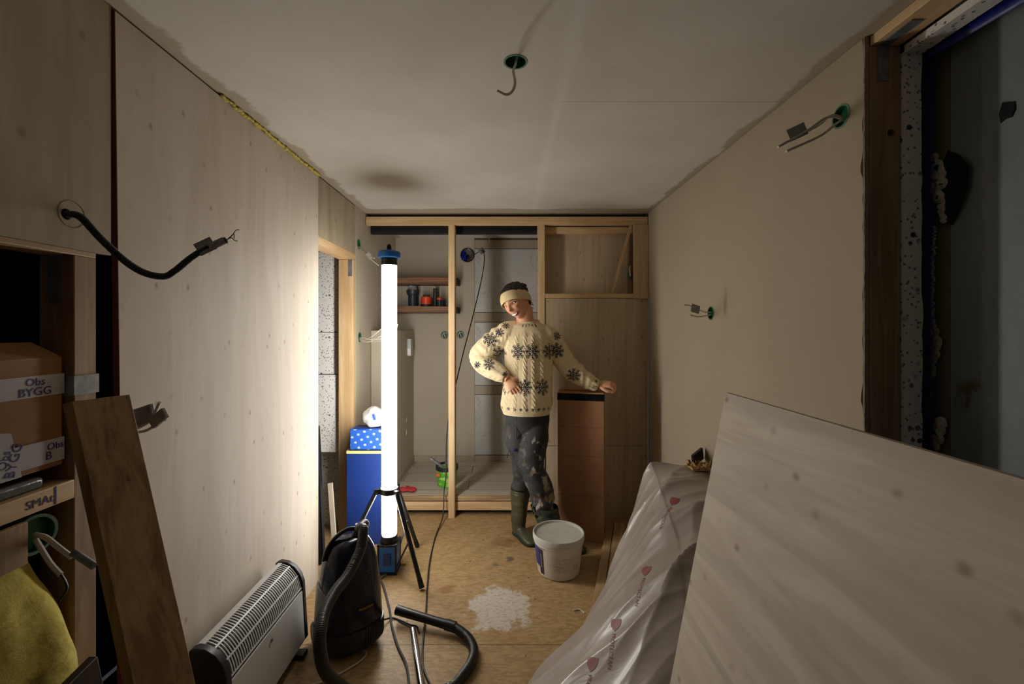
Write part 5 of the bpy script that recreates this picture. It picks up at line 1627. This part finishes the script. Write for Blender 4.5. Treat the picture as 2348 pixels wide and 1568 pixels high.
# snowflake motifs
navy = np.zeros(n_)
def flake(c3, e1, e2, nrm, Rf, arms=8, depth=.06):
    """stamp an eight-armed knitted flake around point c3"""
    global navy
    c3 = np.array(c3); e1 = np.array(e1, float); e2 = np.array(e2, float); nrm = np.array(nrm, float)
    rel = co - c3
    a = rel @ e1; b = rel @ e2
    ok = (np.abs(rel @ nrm) < depth) & ((nr @ nrm) > -.05)
    stamp2d(a, b, ok, Rf, arms)
def stamp2d(a, b, ok, Rf, arms=8):
    global navy
    r = np.hypot(a, b); t_ = np.arctan2(b, a)
    sec = 2 * math.pi / arms
    tt = (t_ + sec / 2) % sec - sec / 2
    lr = r * np.cos(tt); ld = np.abs(r * np.sin(tt))
    w = .05 * Rf + .0016
    stem_ = (ld < w * .8) & (lr < Rf * .97) & (lr > .12 * Rf)
    chev = (((lr - ld * 1.0) % (.26 * Rf)) < .14 * Rf) & (ld < .24 * Rf) & (lr < Rf * 1.02) & (lr - ld > .22 * Rf) & (ld > w * .3)
    core = r < .1 * Rf
    navy = np.maximum(navy, (ok & (r < Rf * 1.05) & (stem_ | chev | core)).astype(float))
yc = ctr[1]
def torso_row(py, Rf, pxs, arms=8):
    """flakes wrapped around the torso at a height"""
    zc = 1.4 - (py - 753) * 2.74 / 990
    for px in pxs:
        xx = (px - 1161) * 2.745 / 990
        s_ = max(-1, min(1, (xx - ctr[0]) / .155))
        thc = -math.acos(s_)
        stamp2d(((th - thc + math.pi) % (2 * math.pi) - math.pi) * .150, co[:, 2] - zc, tor, Rf, arms)
torso_row(806, .052, [1184, 1223, 1260])
torso_row(888, .052, [1160, 1202, 1246])
torso_row(938, .0115, [1150, 1158, 1168, 1180, 1193, 1207, 1222, 1236, 1248, 1258], 6)
torso_row(746, .011, [1190, 1203, 1217, 1230, 1242], 6)
# back of the sweater, same rows
for k_ in range(4):
    thc = math.pi * (k_ + .5) / 4
    for py, Rf in ((806, .054), (888, .054)):
        stamp2d((th - thc) * .15, co[:, 2] - (1.4 - (py - 753) * 2.86 / 990), tor, Rf)
Yn = np.array([0, -1., 0])
def arm_flake(px, py, Y, Rf, ang=0, arms=8, ok=None):
    c3 = np.array(P(px, py, Y))
    e1 = np.array([math.cos(ang), 0, math.sin(ang)]); e2 = np.array([-math.sin(ang), 0, math.cos(ang)])
    rel = co - c3
    o_ = (ok if ok is not None else (armL | armR)) & (nr[:, 1] < .25) & (np.abs(rel[:, 1]) < .14)
    # unroll slightly towards the silhouette
    f = 1 + .35 * np.clip(1 + nr[:, 1], 0, 1)
    stamp2d(rel @ e1 * f, rel @ e2 * f, o_, Rf, arms)
arm_flake(1124, 778, 2.80, .052, .5, ok=armL | (PX < 1175))
arm_flake(1146, 762, 2.80, .030, .5, ok=armL | (PX < 1175))
arm_flake(1160, 746, 2.82, .026, .2, ok=PY < 775)
arm_flake(1146, 812, 2.80, .050, .1, ok=armL | (PX < 1170))
arm_flake(1122, 834, 2.80, .040, .2, ok=armL)
arm_flake(1096, 836, 2.84, .024, .4, ok=armL)
arm_flake(1159, 856, 2.76, .018, .2, 6, ok=armL)
arm_flake(1276, 804, 2.80, .052, 0, ok=armR | (PX > 1258))
arm_flake(1275, 770, 2.85, .030, .9, ok=armR & (PX > 1268))
arm_flake(1316, 861, 2.81, .048, 0, ok=armR)
arm_flake(1361, 886, 2.83, .015, .3, 6, ok=armR)
arm_flake(1366, 874, 2.83, .012, .3, 6, ok=armR)
sm.vertices.foreach_set('co', co2.ravel())
cream = np.array([lin(v / 255) for v in (226, 208, 168)]); nav = np.array([lin(v / 255) for v in (24, 28, 50)])
cl = cream[None, :] * (1 - navy[:, None]) + nav[None, :] * navy[:, None]
at = sm.color_attributes.new('tint', 'FLOAT_COLOR', 'POINT')
at.data.foreach_set('color', np.hstack([cl, np.ones((n_, 1))]).ravel())
k = NB('cream_wool_knit')
ac = k.n('Attribute', None, attribute_name='tint')
kn = k.n('TexWave', {'Vector': k.mapp((1, 1, 1)), 'Scale': 130., 'Distortion': 2., 'Detail': 2.}, bands_direction='DIAGONAL')
k.set('Base Color', k.mix(k.math('MULTIPLY', k.rng(k.noise(k.tc, 60, 3), .3, .7), .14), ac, C(150, 128, 86)))
k.set('Roughness', .95); k.set('Sheen Weight', .15)
k.bump(kn, .2, .0012)
sweater = attach(sm, 'sweater', k.m)

# ---- trousers
tr = MB()
def leg(pts_, rad):
    s_ = spline(pts_, 7)
    tr.sweep(s_, lerp_list(rad, len(s_)), 26)
tr.vloft([S(1209, 920, 48, .11), S(1209, 945, 51, .122), S(1209, 965, 50, .12), S(1210, 980, 44, .105), S(1210, 992, 34, .08)], 36)
leg([P(1190, 955, 2.87), P(1188, 1000, 2.87), P(1200, 1050, 2.85), P(1200, 1090, 2.87), P(1194, 1120, 2.91), P(1193, 1150, 2.93)], [.085, .093, .080, .068, .055, .050])
leg([P(1228, 955, 2.85), P(1226, 1000, 2.82), P(1219, 1055, 2.77), P(1226, 1090, 2.76), P(1240, 1125, 2.755), P(1246, 1155, 2.75), P(1251, 1175, 2.75)], [.088, .090, .080, .078, .076, .072, .06])
tm = fuse(tr, .0045, 4)
n_ = len(tm.vertices)
NV = []
for v in tm.vertices:
    p = v.co; zz_ = p.z
    low = max(0, min(1, (.62 - zz_) / .25))
    w1 = mn.noise(V((p.x * 8, p.y * 8, zz_ * (12 + 16 * low))))
    w2 = mn.noise(V((p.x * 10 + 4, p.y * 10, zz_ * 30)))
    a_ = .007 + .008 * low
    NV.append(p + v.normal * (a_ * w1 + .009 * low * w2))
tm.vertices.foreach_set('co', [c_ for p in NV for c_ in p])
k = NB('paint_spattered_trousers')
n1_ = k.noise(k.tc, 9, 4)
col = k.mix(k.rng(n1_, .35, .65), C(36, 37, 38), C(52, 52, 50))
sp = k.rng(k.noise(k.mapp((1, 1, .55), loc=(.2, .3, .1)), 15, 5, .62, .8), .54, .60)
sep = k.n('SeparateXYZ', {0: k.tc})
zz = k.nt.nodes[-1].outputs[2]; xx = k.nt.nodes[-1].outputs[0]
lowm = k.math('MULTIPLY', k.rng(zz, .80, .66, 0., 1.), k.rng(k.math('ADD', xx, k.math('MULTIPLY', k.noise(k.tc, 8, 3), .06)), .01, .05, .2, 1.))
hue = k.mix(k.rng(k.noise(k.tc, 14, 2), .42, .58), C(150, 126, 84), C(176, 172, 166))
col = k.mix(k.math('MULTIPLY', k.math('MULTIPLY', sp, lowm), .75), col, hue)
vo = k.n('TexVoronoi', {'Vector': k.mapp((26, 26, 26)), 'Scale': 1.})
col = k.mix(k.rng(vo, .06, .12, .55, 0.), col, C(150, 150, 148))
k.set('Base Color', col); k.set('Roughness', .8)
k.bump(k.noise(k.tc, 120, 3), .25, .001)
attach(tm, 'trousers', k.m)
# pocket flap, zip and cord on the thigh
zpts = [P(1185, y_, 2.755 + (y_ - 960) * .0004) for y_ in (950, 970, 990, 1005)]
attach(MB().sweep(zpts, .0022, 6), 'fly_seam', M_black)
attach(MB().sweep(spline([P(1170, 1032, 2.79), P(1166, 1036, 2.78), P(1164, 1044, 2.775), P(1163, 1050, 2.775)], 5), .002, 6), 'pocket_cord', M_black)
attach(MB().ball(P(1179, 1031, 2.775), (.020, .012, .008), 16, 8), 'pocket_lining', mat('blue_lining', C(40, 46, 96), .7))

# ---- boots
def boot(top, ankle, heel, toe, r_top, name, m, label, width=.044):
    """open shaft with wall thickness fused to a shaped foot"""
    b = MB()
    top, ankle, heel, toe = map(V, (top, ankle, heel, toe))
    f = (toe - heel).normalized()
    ring_pts = [(top, r_top), (top.lerp(ankle, .35), r_top * .93), (top.lerp(ankle, .7), r_top * .80), (ankle, r_top * .74)]
    rings_ = []
    side = V((-f.y, f.x, 0))
    def rg_(c_, r_, k_=1.15):
        return [c_ + f * (r_ * k_ * math.cos(a)) + side * (r_ * math.sin(a)) for a in [2 * math.pi * j / 32 for j in range(32)]]
    th_ = .006
    rings_ = [rg_(V((ankle.x, ankle.y, .02)) + f * .0, .040, 1.2), rg_(V((ankle.x, ankle.y, .06)), .044, 1.2)]
    rings_ += [rg_(c_, r_) for c_, r_ in reversed(ring_pts)]
    rings_ += [rg_(top + V((0, 0, .004)), r_top - th_ * .4), rg_(top, r_top - th_), rg_(top + V((0, 0, -.05)), r_top - th_ * 1.6), rg_(top + V((0, 0, -.09)), r_top * .45)]
    b.loft(rings_)
    L = (toe - heel).length
    secs = [(0, .022, .030, .070), (.04, .034, .036, .085), (.12, .036, .040, .088), (.22, .036, .040, .082), (.34, .038, .037, .066), (.5, .043, .034, .052), (.7, .047, .030, .042), (.86, .043, .026, .034), (.95, .032, .022, .026), (1., .014, .017, .015)]
    rr_ = []
    for t_, w_, zc, hh in secs:
        c_ = heel.lerp(toe, t_)
        ring = []
        for j in range(28):
            a = 2 * math.pi * j / 28
            z_ = hh * .55 + hh * .55 * math.sin(a)
            ring.append(V((c_.x, c_.y, 0)) + side * (w_ * width / .044 * math.cos(a)) + V((0, 0, max(.004, z_))))
        rr_.append(ring)
    b.loft(rr_)
    me = fuse(b, .004, 4)
    NV_ = []
    for v in me.vertices:
        q = v.co.copy()
        if .08 < q.z < top.z - .02:
            q += v.normal * (.006 * mn.noise(q * 14) + .004 * mn.noise(V((q.x * 8, q.y * 8, q.z * 34))))
        NV_.append(q)
    me.vertices.foreach_set('co', [c_ for q in NV_ for c_ in q])
    o = attach(me, name, m, label)
    ORG[o] = porg
    # sole
    s_ = MB()
    outl = []
    for sg in (1, -1):
        for t_, w_ in ([(0, .018), (.04, .033), (.15, .037), (.3, .034), (.5, .042), (.7, .049), (.86, .045), (.95, .034), (1.01, .014)] if sg > 0 else [(1.01, .014), (.95, .034), (.86, .045), (.7, .049), (.5, .042), (.3, .034), (.15, .037), (.04, .033), (0, .018)]):
            c_ = heel.lerp(toe, t_)
            outl.append((c_ + side * (sg * (w_ + .003) * width / .044)))
    n__ = len(outl)
    s_.add([V((p.x, p.y, 0)) for p in outl] + [V((p.x, p.y, .020)) for p in outl], [tuple(range(n__)), tuple(range(2 * n__ - 1, n__ - 1, -1))] + [(i, (i + 1) % n__, n__ + (i + 1) % n__, n__ + i) for i in range(n__)])
    s_.build('sole', mat('boot_sole', C(28, 34, 24), .7) if 'boot_sole' not in bpy.data.materials else bpy.data.materials['boot_sole'], o, bevel=.003)
    return o
M_bootA = mat('olive_rubber_boot', C(72, 72, 50), .42, var=.25, vs_=9, bump=.15, bs=20)
M_bootB = mat('dark_green_rubber_boot', C(48, 66, 54), .42, var=.25, vs_=9, bump=.15, bs=20)
boot(P(1193, 1121, 2.92), P(1189, 1195, 2.935), (.065, 2.965, 0), (.185, 2.765, 0), .064, 'rubber_boot', M_bootA, 'olive brown rubber boot')
bb = boot(P(1248, 1160, 2.755), P(1264, 1222, 2.745), (.255, 2.76, 0), (.497, 2.705, 0), .078, 'rubber_boot', M_bootB, 'dark green rubber boot with torn top edge')
rg2 = MB()
for i in range(6):
    q = P(1222 + i * 2.4, 1163 + (i % 3) * 5 - i, 2.70)
    rg2.ball(q, (.008, .006, .012), 8, 6)
me = fuse(rg2, .003, 2)
for v in me.vertices: v.co -= porg
link('torn_rag', me, mat('dark_green_rag', C(22, 48, 38), .8), bb, porg)
